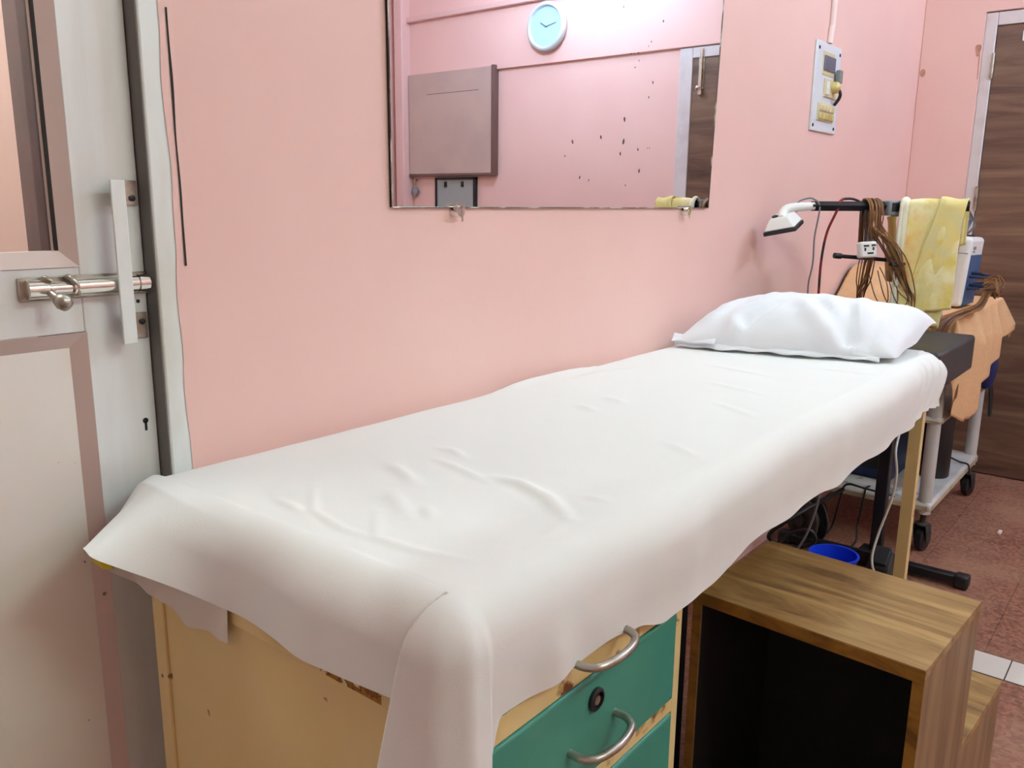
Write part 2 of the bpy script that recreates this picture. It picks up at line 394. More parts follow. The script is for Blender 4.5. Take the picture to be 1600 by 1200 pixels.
l_ = obj('tower_bolt', lb, M['steel'], d2)
obj('bolt_rod', MB().tube([(XR-.018, -.008, 1.875), (XR-.018, -.008, 2.11)], .008, 12, False), M['chrome'], l_, smooth=50)
kk = MB().tube([(XR-.018, -.008, 1.905), (XR-.05, -.008, 1.900)], .006, 10, False); kk.lathe([(.009, 0), (.012, .008), (.0, .016)], (XR-.045, -.008, 1.90), (-1, 0, 0), 14)
kk.lathe([(.012, 0), (.012, .02)], (XR-.018, -.008, 1.868), (0, 0, 1), 14)
obj('bolt_knob', kk, M['chrome'], l_, smooth=50)
obj('latch_plate', MB().box(XR-.011, XR-.0062, .70, .728, 1.99, 2.035), M['white_plastic'], d2, bevel=.002)
# paint damage on the right wall
def patch(name, pts, x, mt):
    return MB().add([(x, y, z) for y, z in pts], [tuple(range(len(pts)))])
M['stain'] = mat('bare_plaster_stain', (196, 150, 130), .8, c2=(176, 124, 108), nscale=30)
st1 = [(.897+.011*math.cos(a)*(1+.3*math.sin(3*a)), 1.965+.032*math.sin(a)*(1+.2*math.cos(2*a))) for a in np.linspace(0, 2*PI, 20)[:-1]]
s1 = MB().add([(XR-.0212, y, z) for y, z in st1], [tuple(range(19))]); s1.add([(XR-.0213, y, z) for y, z in ((.887,1.95),(.891,1.95),(.888,1.84),(.885,1.84))], [(0,1,2,3)])
st2 = [(1.122+.012*math.cos(a), 1.887+.018*math.sin(a)) for a in np.linspace(0, 2*PI, 14)[:-1]]
s1.add([(XR-.0212, y, z) for y, z in st2], [tuple(range(13))])
struct('trim_4', s1, M['stain'], smooth=0)

# ---- white tile strip in the floor
ti = thing('trim_5', (2.54, 0, 0), kind='structure')
y = .345
for k in range(9):
    y1 = y - (.100 if k == 0 else .2)
    obj('floor_tile', MB().box(2.472, 2.600, y1+.0015, y-.0015, -.003, .0015), M['tile_white'], ti, bevel=.001)
    y = y1
obj('tile_grout', MB().box(2.468, 2.604, y, .347, -.004, .0008), M['grout'], ti)

# ------------------------------------------------------------------ mirror
mi = thing('wall_mirror', (1.68, WY, 1.255), 'wide frameless wall mirror with chrome clips hung on pink wall above couch', 'mirror')
gq = [(1.0615, 1.133, 1.2545), (2.320, 1.133, 1.257), (2.352, 1.133, 2.05), (1.0585, 1.133, 2.05)]
obj('mirror_glass', MB().add(gq, [(0, 1, 2, 3)]), M['mirror'], mi, smooth=0)
bk_ = MB().prism([(x, .0, z) for x, _, z in gq], (0, 1, 0)); bk_.v = [(x, 1.1334 if y < .5 else 1.1395, z) for x, y, z in bk_.v]
obj('mirror_backing', bk_, M['dark'], mi, smooth=0)
ed = MB().tube([gq[0], gq[1]], .0012, 6, False); ed.tube([gq[1], gq[2]], .0018, 6, False); ed.tube([gq[0], gq[3]], .0014, 6, False)
M['edge'] = mat('ground_glass_edge', (92, 84, 76), .3, .2, c2=(200, 198, 186), nscale=12, lo=.5, hi=.6)
obj('glass_edge', ed, M['edge'], mi)
for x in (1.224, 2.165):
    c = MB().lathe([(.0125, -.018), (.0125, .004), (.011, .0065), (.0, .007)], (x*1.005, 1.126, 1.2475), (0, -1, 0), 24)
    c.box(x*1.005-.004, x*1.005+.003, 1.112, 1.1325, 1.254, 1.262); c.box(x*1.005-.001, x*1.005+.004, 1.118, 1.1195, 1.228, 1.25)
    obj('mirror_clip', c, M['chrome'], mi, smooth=40)
spots = [(1.805,1.721,3),(1.995,1.72,5),(1.94,1.663,3),(1.928,1.651,2),(1.846,1.622,3),(1.861,1.624,2),(1.881,1.628,4),(1.885,1.611,3),(1.867,1.593,3),(1.956,1.568,5),(1.939,1.53,4),(1.827,1.468,8),(1.725,1.419,6),(1.609,1.402,7),(1.826,1.415,9),(1.813,1.386,6),(1.896,1.4,5),(1.942,1.406,2.5),(1.953,1.407,2.5),(1.906,1.348,8),(1.642,1.324,5),(1.679,1.319,3),(1.842,1.311,3),(1.581,1.369,3)]
for i, (x, z, r) in enumerate(spots):
    a0 = random.uniform(-.5, .5); w = r*.00042; hh = r*.00078; pts = []
    for k in range(9):
        a = 2*PI*k/9; px = w*math.cos(a)*random.uniform(.7, 1.2); pz = hh*math.sin(a)*random.uniform(.75, 1.2)
        x_ = x*1.0058; pts.append((x_+px*math.cos(a0)-pz*math.sin(a0), 1.1325, z+px*math.sin(a0)+pz*math.cos(a0)))
    obj('silvering_spot', MB().add(pts, [tuple(range(9))]), M['spot'], mi, smooth=0)

# ------------------------------------------------------------------ switchboard and conduit
sb = thing('switchboard', (3.22, WY, 1.53), 'white switchboard with breaker window, socket and switches at right of mirror', 'switchboard')
obj('cover_plate', MB().box(3.094, 3.350, 1.131, WY, 1.532, 1.838), M['panel_white'], sb, bevel=.003)
for x, z in ((3.115, 1.814), (3.331, 1.814), (3.108, 1.551), (3.326, 1.551)):
    obj('screw', MB().lathe([(.0062, 0), (.0062, .002), (.003, .003)], (x, 1.1308, z), (0, -1, 0), 10), M['black'], sb)
br = obj('breaker_window', MB().box(3.158, 3.276, 1.128, 1.132, 1.728, 1.808), M['ivory'], sb, bevel=.002)
obj('breaker_switch', MB().box(3.164, 3.272, 1.122, 1.129, 1.744, 1.794), M['screen_grey'], br, bevel=.002)
so = obj('socket', MB().box(3.187, 3.332, 1.125, 1.132, 1.655, 1.718), M['ivory'], sb, bevel=.002)
obj('rocker', MB().box(3.196, 3.222, 1.120, 1.126, 1.662, 1.71), M['white_plastic'], so, bevel=.002)
pl = obj('plug', MB().lathe([(.021, 0), (.021, .014), (.016, .022), (.0, .025)], (3.272, 1.125, 1.693), (0, -1, 0), 20), M['brass'], sb, smooth=50)
obj('plug_cord', MB().tube([(3.276, 1.104, 1.684), (3.280, 1.100, 1.67), (3.292, 1.108, 1.655), (3.30, 1.1255, 1.635)], .006, 8), M['black'], pl)
obj('adaptor', MB().box(3.285, 3.318, 1.108, 1.125, 1.712, 1.757), M['grey_plastic'], sb, bevel=.003)
sw = obj('switch_bank', MB().box(3.141, 3.302, 1.125, 1.132, 1.570, 1.632), M['ivory'], sb, bevel=.002)
for i in range(5):
    for j in range(2):
        x0 = 3.145 + i*.031; z0 = 1.574 + j*.029
        obj('switch', MB().box(x0, x0+.024, 1.119, 1.126, z0, z0+.023), M['brass'] if j == 0 else M['ivory'], sw, bevel=.003)
cd = obj('conduit_pipe', MB().tube([(3.232, 1.131, 3.04), (3.229, 1.131, 1.99), (3.222, 1.131, 1.90), (3.214, 1.132, 1.84)], .0105, 12), mat('conduit_pale_pink', (240, 216, 214), .45), smooth=60)
tag(cd, 'thin pale conduit pipe running up the pink wall from the switchboard', 'conduit')

# ------------------------------------------------------------------ things the mirror shows on the right wall
ck = thing('wall_clock', (XR-.02, -1.063, 2.34), 'round pale blue wall clock with silvery white rim reflected in mirror', 'clock')
obj('clock_case', MB().lathe([(.14, 0), (.147, .012), (.147, .03), (.138, .042), (.126, .044), (.118, .034), (.118, .0)], (XR-.0205, -1.063, 2.34), (-1, 0, 0), 48), M['clock_rim'], ck, smooth=50)
obj('dial', MB().lathe([(.119, .0), (.119, .026), (0, .026)], (XR-.0205, -1.063, 2.34), (-1, 0, 0), 48), M['clock_face'], ck)
def hand(a, ln, w):
    c = Vector((XR-.05, -1.063, 2.34)); d = Vector((0, -math.sin(a)*-1, math.cos(a))); n = Vector((0, d.z, -d.y))
    return MB().obox(c + d*(ln/2-.01), (1, 0, 0), d, n, .001, ln/2, w)
obj('hour_hand', hand(math.radians(-60), .06, .0022), M['clock_hand'], ck)
obj('minute_hand', hand(math.radians(79), .09, .0016), M['clock_hand'], ck)
nb = thing('notice_board', (XR, -1.89, 1.46), 'large greyish pink wall board with dark right edge, reflected at mirror left', 'board')
obj('board_panel', MB().box(XR-.045, XR-.001, -2.285, -1.505, 1.465, 2.15), M['board'], nb, bevel=.003)
obj('edge_strip', MB().box(XR-.05, XR-.001, -1.505, -1.480, 1.462, 2.155), M['board_edge'], nb, bevel=.002)
obj('edge_strip', MB().box(XR-.05, XR-.001, -2.285, -1.48, 1.450, 1.464), M['board_edge'], nb, bevel=.002)
obj('panel_joint', MB().box(XR-.0458, XR-.045, -2.1, -1.62, 2.005, 2.009), M['board_edge'], nb)
cb = thing('clip_chart', (XR, -1.86, 1.0), 'grey hanging chart in black frame with two clips, reflected below the board', 'chart')
obj('chart_sheet', MB().box(XR-.012, XR-.006, -2.04, -1.69, 1.0, 1.425), M['slate'], cb)
obj('chart_frame', MB().box(XR-.02, XR-.001, -2.055, -2.04, 1.0, 1.44).box(XR-.02, XR-.001, -1.69, -1.665, 1.0, 1.44).box(XR-.02, XR-.001, -2.055, -1.665, 1.425, 1.44), M['black'], cb)
for y in (-1.955, -1.795): obj('clip', MB().box(XR-.02, XR-.011, y-.012, y+.012, 1.375, 1.412), M['black'], cb, bevel=.003)
kn = thing('wall_hanger', (XR, -2.25, 1.36), 'small round grey metal hanger beside corner duct, reflected at mirror bottom left', 'hanger')
obj('hanger_disc', MB().lathe([(.0, 0), (.02, .002), (.032, .02), (.03, .035), (.0, .045)], (XR-.001, -2.25, 1.345), (-1, 0, 0), 20), M['grey_plastic'], kn, smooth=50)
obj('hook', MB().tube([(XR-.002, -2.25, 1.42), (XR-.02, -2.25, 1.425), (XR-.02, -2.25, 1.38)], .005, 8), M['steel'], kn)

# lamps of the room, and unseen ones added as fill
lp = thing('wall_lamp', (XR-.02, -.66, 2.80), 'glowing white lamp bulb on right wall, its glow at top of mirror', 'lamp')
obj('lamp_holder', MB().lathe([(.05, 0), (.05, .015), (.018, .02), (.018, .19), (.022, .195), (.022, .22)], (XR-.0205, -.66, 2.80), (-1, 0, 0), 24), M['white_plastic'], lp, smooth=50)
obj('bulb', MB().lathe([(.015, .05), (.03, .075), (.055, .12), (.06, .15), (.05, .18), (.025, .198), (.0, .202)], (XR-.18, -.66, 2.80), (-1, 0, 0), 24), M['bulb'], lp, smooth=60)
pd = thing('added_fill_bulb', (3.55, -.75, CH), 'round white bulb added below the ceiling as unseen fill light', 'lamp')  # added, unseen: brightens the right wall and head end
obj('cord', MB().tube([(3.55, -.75, CH), (3.55, -.75, 2.84)], .004, 8, False), M['white_plastic'], pd)
obj('bulb', MB().lathe([(.015, .05), (.03, .075), (.055, .12), (.06, .15), (.05, .18), (.025, .198), (.0, .202)], (3.55, -.75, 2.88), (0, 0, -1), 24), M['fill_bulb'], pd, smooth=60)
cl = thing('added_fill_tube', (1.3, -1.6, CH), 'white ceiling tube added behind the camera as unseen fill light', 'lamp')  # added, unseen: general fill from behind the camera
obj('batten', MB().box(.65, 1.95, -1.65, -1.55, CH-.04, CH), M['white_plastic'], cl, bevel=.004)
obj('tube', MB().tube([(.68, -1.6, CH-.065), (1.92, -1.6, CH-.065)], .018, 14, False), M['tube'], cl, smooth=50)

wt = thing('wall_tube_lamp', (1.95, WY, 2.62), 'white tube lamp fixed on pink wall above the mirror', 'lamp')
obj('batten', MB().box(1.30, 2.60, WY-.035, WY, 2.60, 2.64), M['white_plastic'], wt, bevel=.004)
obj('tube', MB().tube([(1.33, WY-.06, 2.62), (2.57, WY-.06, 2.62)], .018, 14, False), M['tube_key'], wt, smooth=50)
ol = thing('next_room_fill_tube', (.3, 1.73, CH), 'unseen white tube added to light the next room beyond the aluminium door', 'lamp')  # added, unseen: keeps the wall behind the glass bright
obj('batten', MB().box(-.2, .8, 1.7, 1.76, CH-.04, CH), M['white_plastic'], ol, bevel=.004)
obj('tube', MB().tube([(-.18, 1.73, CH-.065), (.78, 1.73, CH-.065)], .018, 14, False), M['tube_out'], ol, smooth=50)

# ------------------------------------------------------------------ couch: frame, mattress, drawer cabinet
bed = thing('examination_couch', (1.6, .82, 0), 'cream metal examination couch with teal drawers and black mattress along pink wall', 'couch')
def rbox(x0, x1, y0, y1, z0, z1): return MB().box(x0, x1, y0, y1, z0, z1)
obj('mattress', rbox(.556, 2.470, .512, 1.125, .800, .873), M['rexine'], bed, bevel=.030, segs=5)
obj('headrest', rbox(2.475, 2.945, .500, 1.125, .766, .876), M['rexine'], bed, bevel=.010, segs=3, label='bare black end section of the mattress')
fm = MB()
fm.box(.536, 2.45, .505, .533, .765, .80); fm.box(.536, 2.45, 1.095, 1.125, .765, .80)
fm.box(.536, .56, .533, 1.095, .765, .80); fm.box(2.36, 2.39, .533, 1.095, .765, .80); fm.box(2.43, 2.90, .60, .64, .735, .765); fm.box(2.43, 2.90, .98, 1.02, .735, .765)
for x in (1.3, 1.75): fm.box(x, x+.03, .533, 1.095, .765, .80)
fm.box(.537, 2.449, .504, 1.124, .797, .7995)
obj('couch_frame', fm, M['cream'], bed)
def leg_mb(x, y, sy):
    """angle iron: one web faces the near end, the other the side"""
    return MB().prism([(x, y, 0), (x+.030, y, 0), (x+.030, y+.004*sy, 0), (x+.004, y+.004*sy, 0), (x+.004, y+.030*sy, 0), (x, y+.030*sy, 0)], (0, 0, .766))
obj('leg', leg_mb(2.358, .500, 1), M['cream'], bed, smooth=0)
obj('leg', leg_mb(2.358, 1.125, -1), M['cream'], bed, smooth=0)
# drawer cabinet under the near end
cab = MB().box(.5372, 1.012, .504, 1.071, .05, .764)
cb_ = obj('cabinet_body', cab, M['cream'], bed)
for q in ((.533, .5375, 1.047, 1.075, .04, .744), (.533, .5375, .499, .53, .04, .744), (.533, .5375, .499, 1.075, .744, .764), (.533, .5375, .53, 1.047, .04, .075),
          (.5376, .556, .499, .505, .04, .764), (.998, 1.016, .499, .505, .04, .764), (1.0115, 1.016, .5051, .53, .04, .764), (1.0115, 1.016, 1.045, 1.075, .04, .764)):
    obj('corner_angle', MB().box(*q), M['cream'], cb_, bevel=.0012)
rl = MB()
for z0, z1 in ((.706, .735), (.546, .566), (.375, .395), (.204, .224), (.04, .055)): rl.box(.556, .998, .499, .5045, z0, z1)
obj('drawer_rails', rl, M['cream_rust'], cb_, bevel=.001)
rs = MB().box(.5323, .5331, .60, .70, .746, .764)
obj('rust_patch', mb=rs, mat=mat('flaking_rust', (168, 116, 40), .8, c2=(226, 203, 148), nscale=60, lo=.45, hi=.6, c3=(110, 62, 20)), parent=cb_, smooth=0, label='flaking brown rust along the top edge')
obj('latch', rbox(1.0165, 1.020, .502, .513, .600, .632), M['steel'], cb_)
def drawer(z0, z1):
    d = obj('drawer', rbox(.558, .996, .4965, .520, z0+.0015, z1-.0015), M['green'], bed, bevel=.004, segs=3)
    zc = z0 + (z1-z0)*.42 if z0 < .73 else .744
    hp = [(.734, .497, zc), (.735, .478, zc), (.748, .463, zc+.001), (.784, .457, zc+.002), (.820, .463, zc+.003), (.833, .478, zc+.004), (.834, .497, zc+.004)]
    obj('handle', MB().tube(hp, .0052, 12), M['steel'], d, smooth=60)
    if z1 - z0 > .1:
        k = MB().lathe([(.015, 0), (.015, .004), (.012, .006), (.0105, .006), (.0105, .001), (0, .001)], (.787, .4965, zc+.046), (0, -1, 0), 24)
        obj('lock', k, M['black'], d, smooth=40)
        obj('lock_core', MB().lathe([(.006, 0), (.006, .003), (0, .003)], (.787, .4955, zc+.045), (0, -1, 0), 16), M['steel'], d)
    return d
drawer(.735, .764+.03); drawer(.566, .706); drawer(.395, .546); drawer(.224, .375); drawer(.055, .204)

# ------------------------------------------------------------------ the white sheet
Z0 = .879; RR = .055
X0, Y0, Y1 = .580, .540, 1.085
def sm(t): t = np.clip(t, 0, 1); return t*t*(3-2*t)
ridges = [  # polyline on the mattress, height, half width, steep side sign
 ([(.826,.893),(.807,.852),(.786,.80)], .0050, .011), ([(.936,.895),(.938,.873),(.924,.837)], .0042, .009),
 ([(.89,.857),(.876,.798),(.859,.733)], .0040, .009), ([(.881,.74),(.881,.69),(.857,.625),(.816,.563)], .0075, .012),
 ([(.816,.563),(.754,.549),(.696,.551)], .0022, .009), ([(.692,.91),(.627,.824),(.612,.751),(.614,.709)], .0028, .006),
 ([(.679,.763),(.619,.697),(.623,.636),(.644,.565)], .0030, .007), ([(.742,.804),(.716,.761),(.691,.722)], .0040, .012),
 ([(1.326,.899),(1.306,.846)], .0042, .010), ([(1.416,.894),(1.397,.835)], .0045, .010), ([(.9,.59),(.901,.559)], .002, .009),
 ([(.627,.894),(.618,.835)], .0028, .007), ([(.732,.728),(.704,.694)], .003, .009), ([(1.20,.64),(1.17,.57)], .003, .010),
 ([(1.70,.80),(1.66,.66)], .0025, .012), ([(1.52,.70),(1.47,.60)], .0025, .011), ([(1.9,.9),(1.86,.72)], .0025, .012),
 ([(1.33,1.10),(1.5,1.118),(1.68,1.10)], .012, .016), ([(1.5,1.05),(1.62,1.04),(1.74,1.0)], .004, .012), ([(2.02,.70),(2.05,.56)], .003, .01)]
def ridge_h(X, Y):
    H = np.zeros_like(X)
    for pts, h, w in ridges:
        best = np.full_like(X, 1e9); tt = np.zeros_like(X)
        n = len(pts)-1
        for i in range(n):
            ax, ay = pts[i]; bx, by = pts[i+1]; dx, dy = bx-ax, by-ay
            t = np.clip(((X-ax)*dx+(Y-ay)*dy)/(dx*dx+dy*dy), 0, 1)
            d = np.hypot(X-ax-t*dx, Y-ay-t*dy)
            k = d < best; best = np.where(k, d, best); tt = np.where(k, (i+t)/n, tt)
        taper = np.sin(np.clip(tt, .04, .96)*PI)**.6
        H += h*taper*np.exp(-(best/w)**2)
    return H
def vnoise(X, Y, Zc, s):
    o = np.empty(X.size)
    for i, (x, y) in enumerate(zip(X.ravel(), Y.ravel())): o[i] = noise.noise((x*s, y*s, Zc))
    return o.reshape(X.shape)

def drape(d):
    """distance past the flat edge -> (sideways, down)"""
    a = np.minimum(d/RR, PI/2); e = np.maximum(d-RR*PI/2, 0)
    return RR*np.sin(a), RR*(1-np.cos(a)) + e

def sheet_points(na, nb, a1=2.485):
    u = np.linspace(0, 1, na)[:, None]*np.ones((1, nb)); v = np.ones((na, 1))*np.linspace(0, 1, nb)[None]
    # cloth coordinates: b across the couch, a along it
    bmax = Y1 + .075
    ft0 = .175
    # front overhang (depends on a), end overhang (depends on b)
    def front(a): return .170 + .026*sm((a-.865)/.08) - .012*sm((a-1.02)/.2) - .013*np.exp(-((a-.805)/.05)**2) + .002*np.sin(a*9) + .10*(1-sm((a-.57)/.035)) - .012*sm((a-2.1)/.35) + .005*np.sin(a*23+1)*sm((a-.6)/.2)
    def end(b): return .148 + .004*np.sin(b*19) + .09*(1-sm((b-.53)/.03))
    nfront = int(nb*.26); nend = int(na*.13)
    da = np.zeros((na, nb)); a = np.zeros((na, nb)); b = np.zeros((na, nb)); db = np.zeros((na, nb))
    jb = np.arange(nb); ia = np.arange(na)
    sb_ = np.where(jb < nfront, 1-jb/nfront, 0.)            # 1 at the front hem
    tb_ = np.where(jb >= nfront, (jb-nfront)/(nb-1-nfront), 0.)
    sa_ = np.where(ia < nend, 1-ia/nend, 0.)
    ta_ = np.where(ia >= nend, (ia-nend)/(na-1-nend), 0.)
    A = X0 + ta_[:, None]*(a1-X0)*np.ones((1, nb)); B = Y0 + tb_[None]*(bmax-Y0)*np.ones((na, 1))
    db = sb_[None]*front(A); da = sa_[:, None]*end(np.where(sb_[None] > 0, Y0, B))
    # flat part and the simple overhangs
    sx, dx = drape(da); sy, dy = drape(db)
    back = np.maximum(B-Y1, 0); by, bz = drape(back)
    X = A - sx; Y = np.minimum(B, Y1) + by - sy; Z = Z0 - dx - dy - bz
    # front-left corner: triangular fold hanging past the end
    cm = (da > 0) & (db > 0)
    d = np.hypot(da, db); phi = np.arctan2(db, da)/(PI/2)
    k = np.clip(d/.2, 0, 1.6); rs_, rd = drape(d*1.0)
    # plan path of the fold from the end face round to the front face: x = -rs*ax + k*bx, y = -rs*ay + k*by
    PH = np.linspace(0, 1, 401)
    nodes = [(0., 1., 0., 0., 0.), (.20, 1., -.004, 0., .016), (.36, 1., -.022, 0., .038), (.50, 1., -.018, 0., .004), (.66, 1., -.008, .55, 0.), (.80, .62, 0., 1., -.004), (1., 0., 0., 1., 0.)]
    NP_ = np.array(nodes); ker = np.ones(33)/33
    def curve(c):
        q = np.interp(PH, NP_[:, 0], NP_[:, c]); qq = np.pad(q, 16, mode='edge'); r = np.convolve(qq, ker, 'valid')
        w_ = np.clip(np.minimum(PH, 1-PH)/.04, 0, 1); return r*w_ + q*(1-w_)
    ax_, bx_, ay_, by_ = [curve(c) for c in (1, 2, 3, 4)]
    px = -rs_*np.interp(phi, PH, ax_) + k*np.interp(phi, PH, bx_); py = -rs_*np.interp(phi, PH, ay_) + k*np.interp(phi, PH, by_)
    X = np.where(cm, X0+px, X); Y = np.where(cm, Y0+py, Y); Z = np.where(cm, Z0-rd, Z)
    # back-left corner flares out past the end of the couch, nearly level
    fl = sm((B-.855)/.215)*(da > 0)
    ox = da*1.0; oz = np.maximum(da-.035, 0)*.40
    X = X*(1-fl) + (A-ox)*fl; Z = Z*(1-fl) + (Z0-oz-bz*.25)*fl
    Y = Y - fl*np.clip(da/.148, 0, 1)**1.5*.045*sm((B-.98)/.1) - fl*by*np.clip(da/.1, 0, 1)
    # wrinkles and undulation
    flat = (da == 0) & (db == 0)
    edge = sm(np.minimum(np.minimum(A-X0, 9), np.minimum(B-Y0, 9))/.05)
    H = ridge_h(A, B)
    H = H*np.where(flat, 1, 0.0) 
    n1 = vnoise(A, B, .3, 5.0); n2 = vnoise(A, B, 4.3, 14.)
    Z = Z + np.where(flat, H + .0028*n1 + .0009*n2, .0015*n1)
    side = sm(db/.09)*(da == 0)
    g = sm((A-2.15)/.25)                                           # gathers near the head end
    Y = Y - side*(.005*np.sin(A*7.3+.6) + .006*n1 + .003*n2 + g*.005*np.sin((A*1.0+db*.55)*95)) 
    Y = Y + side*sm((db-.10)/.08)*.006
    endf = sm(da/.09)*(db == 0)
    X = X - endf*(.006*n1 + .004*n2 + .006*np.sin(B*21))
    # hem puckers above the handle
    Y = Y - side*(.010*np.exp(-((A-.69)/.03)**2) + .006*np.exp(-((A-.785)/.062)**2))*sm((db-.06)/.09)
    # head end of the sheet sags over its own edge
    e = sm((A-2.44)/.045); Z = Z + .006*np.sin(np.clip((A-2.40)/.08, 0, 1)*PI)*flat - e*.003
    return np.stack([X, Y, Z], -1)
SP = sheet_points(430, 190)
sh = thing('bed_sheet', (1.5, .82, .879), 'white cotton sheet draped over the couch with wrinkles and hanging corners', 'sheet')
obj('sheet_cloth', MB().grid(SP), M['sheet'], sh, smooth=180)
# under layer showing below the hem at the near end
nb = 60; nz = 16
bb = np.linspace(0, 1, nb); kk_ = [0, .10, .38, .62, .82, .93, 1]
botm = np.stack([np.interp(bb, kk_, q) for q in ([.5245, .5235, .518, .503, .482, .462, .451], [.873, .893, .955, 1.004, 1.027, 1.038, 1.040], [.722, .7245, .722, .752, .774, .795, .808])], -1)
topm = np.stack([np.interp(bb, kk_, q) for q in ([.5285, .528, .524, .510, .490, .468, .455], [.873, .880, .94, .99, 1.022, 1.036, 1.040], [.80, .81, .82, .826, .832, .836, .838])], -1)
t_ = np.linspace(0, 1, nz)[:, None, None]
UL = topm[None]*(1-t_) + botm[None]*t_
UL[..., 0] -= .003*np.sin(bb*22)[None]*t_[..., 0]
obj('under_layer', MB().grid(UL), M['under'], sh, smooth=180, label='second greyer layer of cloth hanging below the hem')
tp = MB().prism([(.4465, 1.036, .820), (.4465, 1.052, .808), (.452, 1.030, .800), (.462, 1.024, .800)], (.002, .001, 0))
obj('yellow_tape', tp, M['yellow'], sh, label='scrap of yellow tape at the back corner', smooth=0)

# ------------------------------------------------------------------ pillow
pw = thing('pillow', (2.325, .815, .885), 'plump white pillow in wrinkled pillowcase at head end of the couch', 'pillow', rotz=0)
def pillow_points(n=64, m=90, off=0.):
    c = np.array([2.325, .815]); ew = np.array([.98, .20]); el = np.array([.20, -.98])
    th = np.linspace(0, 2*PI, n)[:, None]*np.ones((1, m)); 
    v = np.ones((n, 1))*np.linspace(-1, 1, m)[None]
    # cross-section across the width at each v, closed lens
    u = np.cos(th); up = np.sin(th)
    su = np.sign(u)*np.abs(u)**.72
    prof = np.sign(up)*np.abs(up)**.85
    env = np.clip(1-np.abs(v)**2.6, 0, 1)**.55
    hw = .205*(1 + .05*v**2 - .02*np.cos(v*3)); hl = .305
    H = np.where(prof > 0, .118, .022)*env*(1 - .02*v)
    NL, NR, FR, FL = [np.array(q) for q in ((2.065, 1.085), (2.215, .545), (2.545, .535), (2.50, 1.12))]
    sv = np.sign(v)*np.abs(v)**1.0*(1 + .03*np.abs(su)**2 - .03); sw_ = su*(1 + .05*np.abs(v)**3*np.abs(su)**3)
    fu = (sw_+1)/2; fv = (sv+1)/2
    xy = [NL[c_i]*(1-fu)*(1-fv) + NR[c_i]*(1-fu)*fv + FR[c_i]*fu*fv + FL[c_i]*fu*(1-fv) for c_i in (0, 1)]
    x, y = xy
    z = .906 + H*prof*(1-.12*np.abs(su)**3) + .045*sm((su+.0)/.9)*sm((v-.30)/.65) - .010*sm((-su-.3)/.6)
    # creases radiating from the front corner on the near slope
    cre = [((-.95, .55), (-.15, .05), .016, .10), ((-.9, .60), (.25, .25), .013, .09), ((-.85, -.35), (-.30, -.05), .010, .08), ((-.95, .75), (.5, .62), .010, .08), ((-.6, -.62), (-.1, -.45), .007, .08), ((-.5, .92), (.3, .80), .008, .06)]
    D = np.zeros_like(x)
    for (u0, v0), (u1, v1), h, w in cre:
        du, dv = u1-u0, v1-v0; t = np.clip(((su-u0)*du+(v-v0)*dv)/(du*du+dv*dv), 0, 1)
        dist = np.hypot(su-u0-t*du, v-v0-t*dv); sgn = (su-u0)*dv-(v-v0)*du
        D += -h*np.exp(-(dist/w)**2)*(1-t)**.5 + h*.7*np.exp(-((dist-w*1.6)/w)**2)*(sgn > 0)*(1-t)**.5
    D *= 1.7
    D += .006*vnoise(x, y, 1.7, 16) + .004*vnoise(x, y, 2.7, 34)
    z = z + D*(prof > .05)*env
    x = x - D*(prof > .05)*.4*env
    return np.stack([x, y, z], -1)
pp = pillow_points()
obj('pillow_body', MB().grid(pp), M['pillow'], pw, smooth=180)
# flat flange of the pillowcase along the near side, open at the wall end
def flange(t0, t1, z0, z1, out, nn=40):
    A = np.zeros((5, nn, 3)); p0 = np.array([2.065, 1.085]); p1 = np.array([2.215, .545]); ou = np.array([-.96, -.267])
    for j, t in enumerate(np.linspace(t0, t1, nn)):
        for i in range(5):
            q = i/4; p = p0 + (p1-p0)*(t+1)/2 + ou*(out*q*(1+.25*math.sin(t*9)) - .012)
            A[i, j] = (p[0], p[1], z0*(1-q)+z1*q + .002*math.sin(t*22+i))
    return MB().grid(A)
obj('case_flange', flange(-1.0, .86, .904, .8865, .024), M['pillow'], pw, smooth=180, solid=.0015)
obj('case_flange', flange(-1.02, -.60, .918, .8990, .030), M['pillow'], pw, smooth=180, solid=.0015)

# ------------------------------------------------------------------ two-step stool
st = thing('step_stool', (1.346, .238, 0), 'two-step wooden laminate stool with dark open back beside the couch', 'step stool', rotz=math.radians(-3.4))
W, D, T, HL, D2 = .4150, .3270, .55, .246, .64; t = .018
def loc(mb): return dict(local=True)
obj('top_tread', MB().box(0, D, 0, W, T-t, T), M['wood_top'], st, local=True, bevel=.0008)
obj('lower_tread', MB().box(D-.002, D2, 0, W, HL-t, HL), M['wood_top'], st, local=True, bevel=.0008)
def side(y0): return MB().prism([(0, y0, 0), (D2-.001, y0, 0), (D2-.001, y0, HL-t), (D-.001, y0, HL-t), (D-.001, y0, T-t), (0, y0, T-t)], (0, t, 0))
obj('side_panel', side(0), M['wood_side'], st, local=True)
obj('side_panel', side(W-t), M['wood_side'], st, local=True)
obj('riser', MB().box(D-t, D-.0015, t, W-t, HL-t, T-t), M['wood_side'], st, local=True)
obj('riser', MB().box(D2-t, D2-.0015, t, W-t, 0, HL-t), M['wood_side'], st, local=True)
ed = MB().box(-.0012, .0, .0, W, T-t-.0065, T-.0015); ed.box(-.0012, 0, 0, t, 0, T-t-.0075); ed.box(-.0012, 0, W-t, W, 0, T-t-.0075)
obj('raw_edge', ed, M['wood_edge'], st, local=True, label='unfinished yellowish board edges')
li = MB().box(D-t-.002, D-t, t, W-t, .0, T-t); li.box(.004, D-t, t, t+.0015, 0, T-t); li.box(.004, D-t, W-t-.0015, W-t, 0, T-t)  # near-black faces darken the open inside; shade held in the colour
